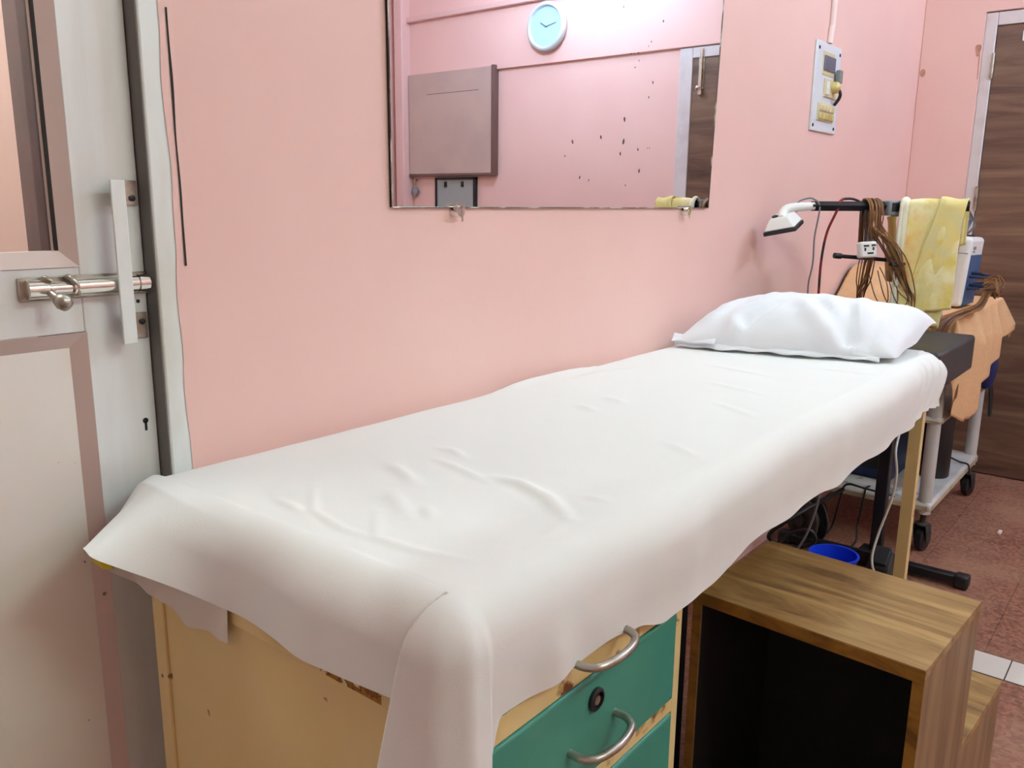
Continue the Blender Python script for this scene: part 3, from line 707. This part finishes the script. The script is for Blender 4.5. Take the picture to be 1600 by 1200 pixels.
li.box(.004, D-t, t, W-t, T-t-.0015, T-t-.0001); li.box(.002, D-t, t, W-t, .002, .006)
obj('inner_shade', li, M['inner_dark'], st, local=True, label='near-black inner faces giving the open back its shade')

# ------------------------------------------------------------------ equipment stand with arm and lamp head
es = thing('equipment_stand', (3.03, .76, 0), 'black upright stand with horizontal arm and white lamp head beyond the couch', 'stand')
obj('base_bar', MB().box(3.010, 3.050, .470, 1.06, .012, .042).box(2.99, 3.07, .70, .80, .010, .06), M['black_metal'], es, bevel=.003)
obj('rubber_cap', rbox(3.004, 3.056, .440, .485, .002, .048), M['black'], es, bevel=.008)
obj('rubber_cap', rbox(3.004, 3.056, 1.055, 1.10, .002, .048), M['black'], es, bevel=.008)
obj('post', rbox(3.018, 3.058, .728, .768, .04, 1.252), M['black_metal'], es, bevel=.004)
aL = MB().tube([(2.757, .986, 1.266), (2.975, .800, 1.2675)], .0155, 4, False, 1)
aL.tube([(2.975, .800, 1.2675), (3.012, .575, 1.270)], .0155, 4, False, 1)
obj('arm', aL, M['black_metal'], es, smooth=0)
obj('arm_clamp', MB().obox((2.972, .800, 1.262), (.79, -.61, 0), (.61, .79, 0), (0, 0, 1), .024, .024, .024).box(2.975, 3.02, .735, .80, 1.235, 1.252), M['grey_plastic'], es, bevel=.004)
obj('clamp_window', MB().obox((2.957, .781, 1.265), (.79, -.61, 0), (.61, .79, 0), (0, 0, 1), .013, .001, .014), M['black'], es, bevel=.002)
rd = MB().tube([(2.85, .913, 1.106), (3.030, .765, 1.0885)], .0065, 12, False)
obj('side_rod', rd, M['black_metal'], es, smooth=50)
e_ = (Vector((2.85, .913, 1.106)) - Vector((3.030, .765, 1.0885))).normalized(); c_ = Vector((2.85, .913, 1.106))
obj('rod_cap', MB().tube([c_ - e_*.006, c_ + e_*.018], .0095, 12, False), M['black'], es, smooth=50)
# white house-shaped lamp head, dark glass underneath
cor = Vector((2.642, .986, 1.188))                       # front lower corner of the head
e1 = Vector((-.0052, .102, -.021)); e2 = Vector((.0908, .0095, .0239)); la, lb_ = e1.length/2, e2.length/2
n_ = e2.cross(e1).normalized(); n_ = n_ if n_.z > 0 else -n_
e1 = e1.normalized(); e2 = (e2 - e1*e2.dot(e1)).normalized()
c = cor + e1*la + e2*lb_ + n_*.026
def hp(a, b, h): return c + e1*a + e2*b + n_*h
def frust(a0, a1, b0, b1, h0, A0, A1, B0, B1, h1):
    v = [hp(a0, b0, h0), hp(a1, b0, h0), hp(a1, b1, h0), hp(a0, b1, h0), hp(A0, B0, h1), hp(A1, B0, h1), hp(A1, B1, h1), hp(A0, B1, h1)]
    return MB().add(v, [(3,2,1,0), (4,5,6,7), (0,1,5,4), (1,2,6,5), (2,3,7,6), (3,0,4,7)])
lh = obj('lamp_head', frust(-la+.001, la-.001, -lb_+.001, lb_-.001, -.013, -.030, .030, -lb_+.022, lb_-.004, .022), M['white_plastic'], es, bevel=.006, segs=3)
obj('lamp_window', frust(-la, la, -lb_, lb_, -.026, -la, la, -lb_, lb_, -.0135), M['black'], lh, bevel=.002)
nk = MB().tube([hp(-.005, -.01, .016), hp(-.015, .03, .034), (2.765, .980, 1.266)], [.012, .0145, .013], 14)
obj('lamp_neck', nk, M['white_plastic'], lh, smooth=50)
obj('lamp_button', MB().lathe([(.010, 0), (.010, .005), (.0, .008)], hp(.016, -.008, .0215), n_, 16), M['black'], lh, smooth=50)

# cables on the arm
def cable(name, pts, r, mt, label, cat='cable', n=8, sub=8, group=None):
    o = obj(name, MB().tube(pts, r, n, True, sub), mt, smooth=60); return tag(o, label, cat, group)
cable('red_black_cable', [(2.905,.868,1.245),(2.90,.868,1.272),(2.885,.886,1.287),(2.862,.905,1.291),(2.838,.920,1.284),(2.822,.925,1.25),(2.822,.951,1.178),(2.825,.962,1.083),(2.83,.963,.977),(2.835,.965,.90),(2.86,.99,.8785),(2.89,1.03,.8785)], .0042, M['wire_red'], 'twisted red and black cable looped over the stand arm and hanging behind the pillow')
cable('thin_grey_cable', [(2.725,1.02,1.247),(2.735,1.022,1.276),(2.748,1.000,1.289),(2.760,.981,1.288),(2.768,.962,1.262),(2.772,.972,1.168),(2.785,.975,1.085),(2.79,.985,1.021),(2.79,.985,.979),(2.80,.99,.90),(2.83,1.02,.8772),(2.87,1.05,.8772)], .0028, M['wire_grey'], 'thin grey cable dropping from the white lamp head at the arm end')

# brown electrode leads hanging over the arm
lb = thing('electrode_lead_bundle', (2.96, .83, .9), 'large bundle of brown electrode leads draped over the black arm', 'wires')
rnd = random.Random(3)
adir = Vector((2.975-2.757, .800-.986, 0)).normalized()
nd = Vector((adir.y, -adir.x, 0));                      # towards the camera
if nd.dot(Vector((-1, -.3, 0))) < 0: nd = -nd
for i in range(34):
    f_ = rnd.random(); p = Vector((2.903, .862, 1.267)) + adir*(.050*f_)
    lay = rnd.uniform(0, .006)
    pts = [p - nd*(.022+lay) + Vector((.02, .0, -.16)), p - nd*(.021+lay), p + Vector((0, 0, .0195+lay)), p + nd*(.021+lay)]
    if i % 2:   tgt = Vector((2.945, .862, .955)) + Vector((rnd.uniform(-.01, .01), rnd.uniform(-.013, .013), rnd.uniform(-.02, .02)))
    else:       tgt = Vector((2.965, .705, .945)) + Vector((rnd.uniform(-.01, .01), rnd.uniform(-.013, .013), rnd.uniform(-.02, .02)))
    mid = p.lerp(tgt, .45) + nd*rnd.uniform(.016, .035) + Vector((0, rnd.uniform(-.018, .018), 0)); mid.z = rnd.uniform(1.06, 1.14)
    m2_ = mid.lerp(tgt, .55) + Vector((rnd.uniform(-.008, .008), rnd.uniform(-.012, .012), 0))
    end = Vector((max(tgt.x, 2.945), tgt.y, .80 + rnd.uniform(-.05, .03)))
    pts += [p + nd*(.026+lay) + Vector((0, 0, -.06)), mid, m2_, tgt, end]
    obj('lead_wire', MB().tube(pts, .0021, 5, True, 4), M['wire_brown'] if i % 3 else M['wire_dark'], lb, smooth=60)
for i in range(3):
    a = rnd.uniform(0, 1); y = .84 - .03*i
    obj('lead_wire', MB().tube([(2.93, y, 1.06), (2.925, y-.025, .99), (2.93, y-.045, .955), (2.935, y-.07, .96), (2.94, y-.06, 1.02), (2.95, y-.03, 1.07)], .0018, 5, True, 5), M['wire_dark'], lb, smooth=60)
obj('bundle_tie', MB().tube([(2.925, .775, 1.085), (2.935, .75, 1.08), (2.955, .735, 1.085), (2.985, .73, 1.09)], .006, 8), M['black'], lb)

# white socket block hanging among the leads
sk = thing('extension_socket', (2.895, .83, 1.10), 'small white socket block hanging among the brown leads', 'socket')
q1 = Vector((.62, -.70, .06)).normalized(); q3 = Vector((.05, .12, 1)).normalized(); q3 = (q3 - q1*q3.dot(q1)).normalized(); q2 = q1.cross(q3)
cs = Vector((2.885, .838, 1.128))
obj('socket_block', MB().obox(cs, q1, q2, q3, .027, .018, .026), M['white_plastic'], sk, bevel=.006, segs=3)
fs = -1 if q2.x > 0 else 1
hl = MB()
for a, h, w, k in ((-.009, .012, .009, .003), (.015, .013, .007, .003), (-.013, .001, .003, .005), (.014, .002, .003, .005), (.004, -.012, .010, .003)):
    hl.obox(cs + q1*a + q3*h + q2*fs*.0178, q1, q2, q3, w, .001, k)
obj('socket_holes', hl, M['black'], sk)
obj('socket_cord', MB().tube([cs + q3*.024, cs + q3*.05 + q1*.002, cs + q3*.09 - q1*.004, cs + q3*.128], [.011, .006, .005, .005], 8), M['wire_red'], sk, smooth=60)

# amber bottle-like handpiece behind the towel
am = thing('amber_handpiece', (3.04, .78, 1.0), 'translucent amber plastic handpiece half hidden behind the yellow towel edge', 'handpiece')
obj('handpiece_body', MB().lathe([(.0, -.125), (.020, -.12), (.026, -.10), (.026, -.02), (.015, .01), (.013, .08), (.016, .10), (.0, .105)], (3.095, .815, 1.135), (0, .12, 1), 20), M['amber'], am, smooth=60)
obj('handpiece_clip', MB().box(3.062, 3.072, .79, .81, 1.075, 1.10), M['navy'], am, bevel=.002)

# ------------------------------------------------------------------ yellow towel over the arm
tw = thing('yellow_towel', (3.04, .69, 1.29), 'yellow patterned terry towel hanging folded over the stand arm', 'towel')
def towel_sheet(y0, y1, n=34, m=60, ztop=1.290, zb=.93, x0=2.975, rr=.021, back=.12, skew=0., amp=.006, seed=0., top_skew=0., zb_skew=0.):
    A = np.zeros((m, n, 3))
    for j in range(n):
        s_ = j/(n-1)
        for i in range(m):
            t = i/(m-1)
            y = y0*(1-s_)+y1*s_
            xo = x0 + (.79-y)*.19           # follows the arm
            zt = ztop + .004*math.sin(s_*5+seed)
            tot_b = back; zz = zb + zb_skew*s_; front = zt - zz; arc = PI*rr; L_ = tot_b + arc + front; l = t*L_
            if l < tot_b: p = (xo + rr, zt - rr - (tot_b-l))
            elif l < tot_b + arc: a = (l-tot_b)/rr; p = (xo + rr*math.cos(a), zt - rr + rr*math.sin(a))
            else: p = (xo - rr, zt - rr - (l-tot_b-arc))
            k = max(0, zt-rr-p[1])/.35*(1 if l > tot_b else 0)
            w = amp*math.sin(s_*9+seed+k*2)*min(1, k*3) + .004*noise.noise((s_*4, k*4, seed))
            A[i, j] = (p[0] - w - .018*k, y + skew*k*(1-s_) + top_skew*k*s_, p[1])
    return MB().grid(A)
obj('towel_body', towel_sheet(.747, .588, zb=.945, zb_skew=.02), M['towel'], tw, smooth=180, solid=.006)
obj('towel_selvage', towel_sheet(.764, .745, n=8, zb=.93, x0=2.9745), M['towel_hem'], tw, smooth=180, solid=.006)
obj('folded_layer', towel_sheet(.655, .580, zb=.930, zb_skew=-.02, x0=2.975, rr=.028, skew=.080, top_skew=.035, seed=1.2, ztop=1.297), mat('pale_yellow_terry', (226, 216, 160), .95, c2=(236, 218, 142), nscale=16, bump=.6, bscale=300, spec=.1, spots=((232, 188, 120), 9, .62, .1)), tw, smooth=180, solid=.006)
lw = np.array([[(2.972 + .006*math.sin(q*7), .715 - .085*q, 1.0*(1-t) + (.892 - .012*q)*t) for q in np.linspace(0, 1, 16)] for t in np.linspace(0, 1, 10)])
obj('lower_layer', MB().grid(lw), mat('olive_brown_terry', (176, 140, 78), .95, c2=(150, 118, 66), nscale=20, bump=.6, bscale=300), tw, smooth=180, solid=.004)

# ------------------------------------------------------------------ trolley
ct = thing('equipment_trolley', (3.67, .86, 0), 'white two-shelf equipment trolley on black castors by the brown door', 'trolley')
CX0, CX1, CY0, CY1 = 3.25, 4.105, .628, 1.085
def shelf(z0, z1, nm):
    s = obj(nm, rbox(CX0, CX1, CY0, CY1, z0, z1), M['cart'], ct, bevel=.012, segs=3)
    e = MB()
    e.box(CX0-.0015, CX0, CY0+.012, CY1-.012, z0+.002, z1-.012); e.box(CX0+.012, CX1-.012, CY0-.0015, CY0, z0+.002, z1-.012)
    obj('shelf_edge', e, M['cart_edge'], s)
    return s
shelf(.165, .197, 'bottom_shelf'); shelf(.498, .522, 'middle_shelf'); shelf(.855, .885, 'top_shelf')
for x in (CX0+.027, CX1-.027):
    for y in (CY0+.027, CY1-.027):
        obj('post', MB().tube([(x, y, .15), (x, y, .865)], .0235, 20, False), M['cart'], ct, smooth=50)
        k = thing('castor', (x, y, 0)); k.parent = ct; k.location = Vector((x, y, 0)) - BASE[ct.name]
        yaw = rnd.uniform(-.6, .6); dx, dy = math.cos(yaw), math.sin(yaw)
        wc = Vector((x+.018*dx, y+.018*dy, .050))
        obj('wheel', MB().lathe([(.018, -.015), (.044, -.015), (.050, -.010), (.050, .010), (.044, .015), (.018, .015)], wc, (-dy, dx, 0), 28), M['black'], k, smooth=40)
        fk = MB()
        for sg in (-1, 1):
            o_ = Vector((-dy, dx, 0))*(.021*sg)
            fk.prism([wc+o_+Vector((-.022*dx, -.022*dy, -.008)), wc+o_+Vector((.012*dx, .012*dy, -.014)), wc+o_+Vector((.005*dx, .005*dy, .058)), wc+o_+Vector((-.045*dx, -.045*dy, .058))], Vector((-dy, dx, 0))*.003*sg)
        fk.lathe([(.026, 0), (.026, .006), (.010, .010), (.010, .06)], (x, y, .105), (0, 0, 1), 18)
        obj('fork', fk, M['dark_soil'], k, smooth=40)

# tan cloth over the trolley top
n, m_ = 130, 90
A = np.zeros((n, m_, 3))
HX = [3.1, 3.2, 3.27, 3.36, 3.5, 3.68, 3.89, 4.05, 4.15, 4.4]; HZ = [.68, .66, .545, .50, .475, .575, .655, .72, .75, .77]
for i in range(n):
    for j in range(m_):
        u = i/(n-1); v = j/(m_-1)
        a = CX0 - .22 + u*(CX1-CX0+.22+.15); b = CY0 - .30 + v*(1.122-CY0+.30)
        x = min(max(a, CX0-.012), CX1+.012); y = max(b, CY0-.012); z = .8895
        ox = max(0, a-CX1-.012); oy = max(0, CY0-.012-b); ol_ = max(0, CX0-.012-a)
        oy = oy/.288*(.8895 - float(np.interp(a, HX, HZ)) + .015*noise.noise((a*9, 1, 2)))
        fold = noise.noise((a*8, 7.7, 0))*.030 + .018*math.sin(a*34)
        if oy > 0:
            k = min(1, oy/.12); y = CY0 - .012 - .012*k - fold*k*.7 - .012*k; z -= oy
        if ox > 0:
            k = min(1, ox/.10); x = CX1 + .012 + .012*k + .02*noise.noise((b*9, 3, 1))*k; z -= ox
        if ol_ > 0:
            k = min(1, ol_/.10); x = CX0 - .012 - .010*k + .016*noise.noise((b*9, 6, 1))*k; z -= ol_
        if ox > 0 and oy > 0:
            d = math.hypot(ox, oy); x = CX1+.012+.055*min(1, d/.12); y = CY0-.012-.05*min(1, d/.12)*max(.2, oy/d); z = .8895 - d*.92
        if ol_ > 0 and oy > 0:
            d = math.hypot(ol_, oy); x = CX0-.012-.03*min(1, d/.12)*ol_/d; y = CY0-.012-.03*min(1, d/.12)*oy/d; z = .8895 - d
        lump = .135*float(sm((a-3.44)/.30))*float(sm((b-.86)/.16))*(1-float(sm((a-3.92)/.12))) if b > CY0 else 0
        z += lump + .004*noise.noise((a*7, b*7, 5))*(1 if oy == 0 and ox == 0 and ol_ == 0 else 0)
        A[i, j] = (x, y, z)
tc_ = obj('tan_cloth', MB().grid(A), M['tan'], smooth=180, solid=-.003)
tag(tc_, 'tan towelling cloth spread over the trolley top with a corner hanging down', 'cloth')

# ------------------------------------------------------------------ stimulator on the trolley
dv = thing('stimulator_device', (3.62, .70, .893), 'white and blue electrotherapy device with dark plugs standing on tan cloth', 'device')
o = Vector((3.615, .702, .8945)); ez = Vector((.02, -.055, 1)).normalized(); ex = Vector((1, 0, 0)); ex = (ex-ez*ex.dot(ez)).normalized(); ey = ez.cross(ex)
def dvp(a, b, h): return o + ex*a + ey*b + ez*h
obj('device_shell', MB().obox(dvp(0, 0, .135), ex, ey, ez, .115, .043, .13), M['white_plastic'], dv, bevel=.016, segs=4)
obj('seam', MB().obox(dvp(-.1152, 0, .12), ex, ey, ez, .0006, .002, .115).obox(dvp(-.1152, 0, .205), ex, ey, ez, .0006, .035, .0015), M['grey_plastic'], dv)
fp = obj('front_panel', MB().obox(dvp(.0, -.0435, .105), ex, ey, ez, .100, .002, .095), M['teal_panel'], dv, bevel=.003)
obj('top_button', MB().obox(dvp(.06, 0, .267), ex, ey, ez, .016, .014, .004), M['black'], dv, bevel=.002)
obj('model_mark', MB().obox(dvp(-.055, -.0436, .225), ex, ey, ez, .022, .0008, .006).obox(dvp(-.06, -.0436, .212), ex, ey, ez, .016, .0008, .003), M['grey_plastic'], dv)
rn = random.Random(11)
for i in range(5):
    for j in range(2):
        p = dvp(-.075+.034*i, -.045, .075+.045*j+.012*(i % 2)); q = p - ey*rn.uniform(.035, .055) + Vector((0, 0, rn.uniform(-.008, .014)))
        obj('lead_plug', MB().tube([p, p.lerp(q, .5), q], [.006, .0052, .003], 8, True, 3), M['navy'], fp, smooth=60)
# leads from the plugs, sagging to the couch end
ll = thing('stimulator_lead_bundle', (3.4, .62, .9), 'sagging fan of brown leads plugged into the blue device front', 'wires')
for i in range(18):
    f = rn.random(); px = -.075 + .136*f; j = rn.random()
    p = dvp(px, -.095, .075+.05*j); s = rn.uniform(-1, 1)
    pts = [p, p + Vector((.01, -.03, rn.uniform(.0, .03))), p + Vector((.0, -.045+.006*s, -.03)), (3.60+.02*s, .588+.014*s, .950+.01*rn.random()), (3.45+.02*s, .588+.016*s, .908+.012*rn.random()), (3.31, .612+.026*s, .900+.006*rn.random()), (3.205, .640+.03*s, .885), (3.165, .655+.03*s, .845), (3.15, .655+.03*s, .79)]
    obj('lead_wire', MB().tube(pts, .0024, 5, True, 5), M['wire_brown'] if i % 3 else M['wire_dark'], ll, smooth=60)
cable('grey_device_cable', [(3.075,.622,1.235),(3.2,.622,1.262),(3.40,.638,1.235),(3.56,.655,1.20),(3.60,.69,1.165),(3.57,.69,1.163),(3.485,.690,1.125),(3.47,.703,1.090),(3.40,.70,1.024),(3.30,.684,.94),(3.2,.654,.86),(3.19,.64,.74)], .0042, M['wire_grey'], 'grey cable arching from the towel over the white device and down', sub=10)
cable('blue_grey_connector_lead', [(3.60,.693,1.157),(3.60,.69,1.19),(3.585,.675,1.225),(3.50,.665,1.24)], .008, mat('blue_grey_plastic', (112, 132, 158), .4), 'short thick blue grey connector lead on top of the white device')

# ------------------------------------------------------------------ things on the trolley shelves
o = obj('black_cylinder_case', MB().lathe([(.0, 0), (.056, 0), (.060, .006), (.060, .255), (.052, .27), (.0, .272)], (3.640, .712, .1975), (0, 0, 1), 30), M['black_gloss'], smooth=50)
tag(o, 'black cylindrical case standing on the trolley bottom shelf near its front post', 'case')
bc = thing('black_equipment_case', (3.62, .95, .1975), 'large dark equipment case at the back of the trolley bottom shelf', 'case')
obj('case_body', rbox(3.42, 3.80, .815, 1.06, .1975, .47), M['navy'], bc, bevel=.012, segs=3)
obj('case_grille', rbox(3.4185, 3.4215, .85, 1.02, .24, .42), M['black'], bc)
o = thing('dark_adaptor', (3.93, .73, .1975), 'small dark power adaptor at far end of the trolley bottom shelf', 'adaptor')
obj('adaptor_body', rbox(3.86, 3.96, .725, .80, .1975, .27), M['black'], o, bevel=.006)
obj('adaptor_lead', MB().tube([(3.87, .73, .235), (3.85, .69, .225), (3.88, .66, .205), (3.86, .622, .203), (3.855, .615, .16)], .004, 8), M['black'], o)
for i in range(4):
    z = .1985 + .0013*i; dx = .01*i
    o = obj('paper_sheet', MB().prism([(3.27+dx, .70+.05*i, z), (3.36+dx, .69+.05*i, z), (3.372+dx, .87+.04*i, z), (3.28+dx, .88+.04*i, z)], (0, 0, .001)), M['paper'], smooth=0)
    tag(o, 'loose white paper lying in a spread along the near edge of the bottom trolley shelf', 'paper', 'loose papers on the bottom trolley shelf')
bg = thing('blue_pouch', (4.0, .60, .40), 'dark blue fabric pouch with looped strap hanging on the trolley far post', 'pouch')
A = np.zeros((24, 20, 3))
for i in range(24):
    for j in range(20):
        th = 2*PI*i/23; h = j/19; r = .5*(1-.5*abs(h-.4))
        A[i, j] = (3.99 + .055*math.cos(th)*(.5+.9*math.sin(PI*min(1, h*.9+.1))), .614 - .0 + .026*math.sin(th)*(.4+.8*math.sin(PI*min(1, h*.9+.1))), .52 + .20*h + .006*noise.noise((i*.4, j*.5, 1)))
obj('pouch_body', MB().grid(A), M['blue_bag'], bg, smooth=180)
lp_ = MB().tube([(3.985, .600, .53), (3.975, .592, .47), (3.985, .590, .41), (4.005, .590, .40), (4.022, .592, .44), (4.018, .596, .50), (4.005, .600, .53)], .006, 8)
obj('pouch_strap', lp_, M['black'], bg, smooth=60)

# ------------------------------------------------------------------ things on the floor below the couch
tb_ = thing('blue_tub', (2.67, .785, 0), 'bright blue plastic tub on the floor under the couch', 'tub')
obj('tub_body', MB().lathe([(.0, .003), (.058, .003), (.060, 0), (.073, .145), (.079, .150), (.079, .154), (.072, .154), (.058, .008), (.0, .008)], (2.67, .785, .0), (0, 0, 1), 36), M['blue_tub'], tb_, smooth=50)
db = thing('dark_blue_crate', (1.32, .90, 0), 'dark blue plastic crate standing under the couch beside the drawer cabinet', 'crate')
obj('crate_body', MB().box(1.14, 1.50, .72, 1.05, .0, .56), mat('dark_blue_crate_plastic', (20, 62, 112), .5), db, bevel=.01)
obj('crate_rim', MB().box(1.13, 1.51, .71, .73, .54, .58).box(1.13, 1.51, 1.04, 1.06, .54, .58).box(1.13, 1.15, .71, 1.06, .54, .58).box(1.49, 1.51, .71, 1.06, .54, .58), mat('dark_blue_rim', (16, 48, 92), .5), db, bevel=.004)
cable('white_cord', [(3.075,.72,.50),(2.985,.706,.447),(2.972,.692,.373),(2.962,.696,.282),(2.93,.718,.162),(2.892,.722,.081),(2.880,.701,.030),(2.872,.650,.012),(2.88,.60,.006)], .0042, M['wire_white'], 'white cord hanging beside the couch leg and curling on the floor')
cable('pale_grey_cord', [(2.76,.868,.50),(2.755,.870,.40),(2.75,.873,.325),(2.75,.885,.238),(2.74,.912,.14),(2.72,.96,.05),(2.66,1.0,.006),(2.5,1.02,.006)], .004, M['wire_grey'], 'pale grey cord dropping under the couch near the blue tub')
cable('black_mains_cable', [(3.2,.93,.20),(2.98,.94,.21),(2.85,.99,.175),(2.82,1.055,.11),(2.83,1.055,.075),(2.85,.98,.06),(2.86,.91,.10),(2.85,.93,.14),(2.83,1.0,.11),(2.80,1.03,.05),(2.74,.99,.008),(2.6,.93,.008)], .0075, M['black'], 'thick black mains cable coiled under the couch by the wall')
cable('black_thin_cable', [(3.23,.75,.205),(3.22,.85,.215),(3.235,.93,.21),(3.237,.95,.14),(3.22,.97,.02),(3.1,1.0,.006),(2.9,1.05,.006)], .004, M['black'], 'thin black cable trailing off the bottom trolley shelf edge')
cable('black_looped_cable', [(3.30,.86,.203),(3.25,.86,.206),(3.237,.862,.17),(3.225,.87,.06),(3.15,.86,.006),(3.0,.93,.006)], .0038, M['black'], 'black cable looping over trolley shelf edge left of the stand post')
ft = thing('foot_pedal', (2.93, .715, 0), 'scuffed dark foot pedal unit on the floor at the stand base', 'pedal')
obj('pedal_body', MB().prism([(2.90, .665, .004), (2.985, .665, .004), (2.985, .665, .07), (2.95, .665, .10), (2.90, .665, .05)], (0, .075, 0)), M['dark_soil'], ft, bevel=.006)
obj('pedal_lever', MB().obox((2.925, .70, .085), (.8, 0, .6), (0, 1, 0), (-.6, 0, .8), .035, .024, .005), M['black'], ft, bevel=.002)
fw = thing('floor_cleaner_reel', (3.10, 1.03, 0), 'dark round cable reel leaning near the wall under the couch', 'reel')
obj('reel_disc', MB().lathe([(.03, -.03), (.085, -.03), (.09, -.026), (.09, -.02), (.05, -.018), (.05, .018), (.09, .02), (.09, .026), (.085, .03), (.03, .03)], (3.09, 1.02, .0905), (.8, -.5, 0), 30), M['dark_soil'], fw, smooth=40)
obj('reel_hub', MB().lathe([(.0, -.04), (.028, -.04), (.028, .04), (.0, .04)], (3.09, 1.02, .0905), (.8, -.5, 0), 20), M['black'], fw, smooth=40)
cp = obj('chalk_chip', MB().box(3.65, 3.69, .445, .458, .0, .010), M['chalk'], bevel=.003); tag(cp, 'small white chip lying on the red floor by the trolley', 'debris')

# ------------------------------------------------------------------ camera
R = ((0.628225587276712, -0.157056396819178, 0.762014369752308), (-0.7779600092360357, -0.14005726581372027, 0.6125048459581787), (0.01052784499779634, -0.9776079226924064, -0.21017115398822117))
Mx = Matrix(((R[0][0], -R[0][1], -R[0][2], 0), (R[1][0], -R[1][1], -R[1][2], 0), (R[2][0], -R[2][1], -R[2][2], CAMZ), (0, 0, 0, 1)))
cd_ = bpy.data.cameras.new('camera'); cam = bpy.data.objects.new('camera', cd_); COL.objects.link(cam)
cam.matrix_world = Mx; cd_.sensor_width = 36; cd_.lens = 1310/1600*36; cd_.clip_start = .02
S.camera = cam

w = bpy.data.worlds.new('world'); S.world = w; w.use_nodes = True
w.node_tree.nodes['Background'].inputs[0].default_value = (1, .95, .9, 1); w.node_tree.nodes['Background'].inputs[1].default_value = .05
vs = S.view_settings; vs.view_transform = 'Standard'; vs.look = 'None'; vs.gamma = 1; vs.use_curve_mapping = False; vs.exposure = 0.09
S.cycles.max_bounces = 10; S.cycles.diffuse_bounces = 6; S.cycles.use_denoising = True
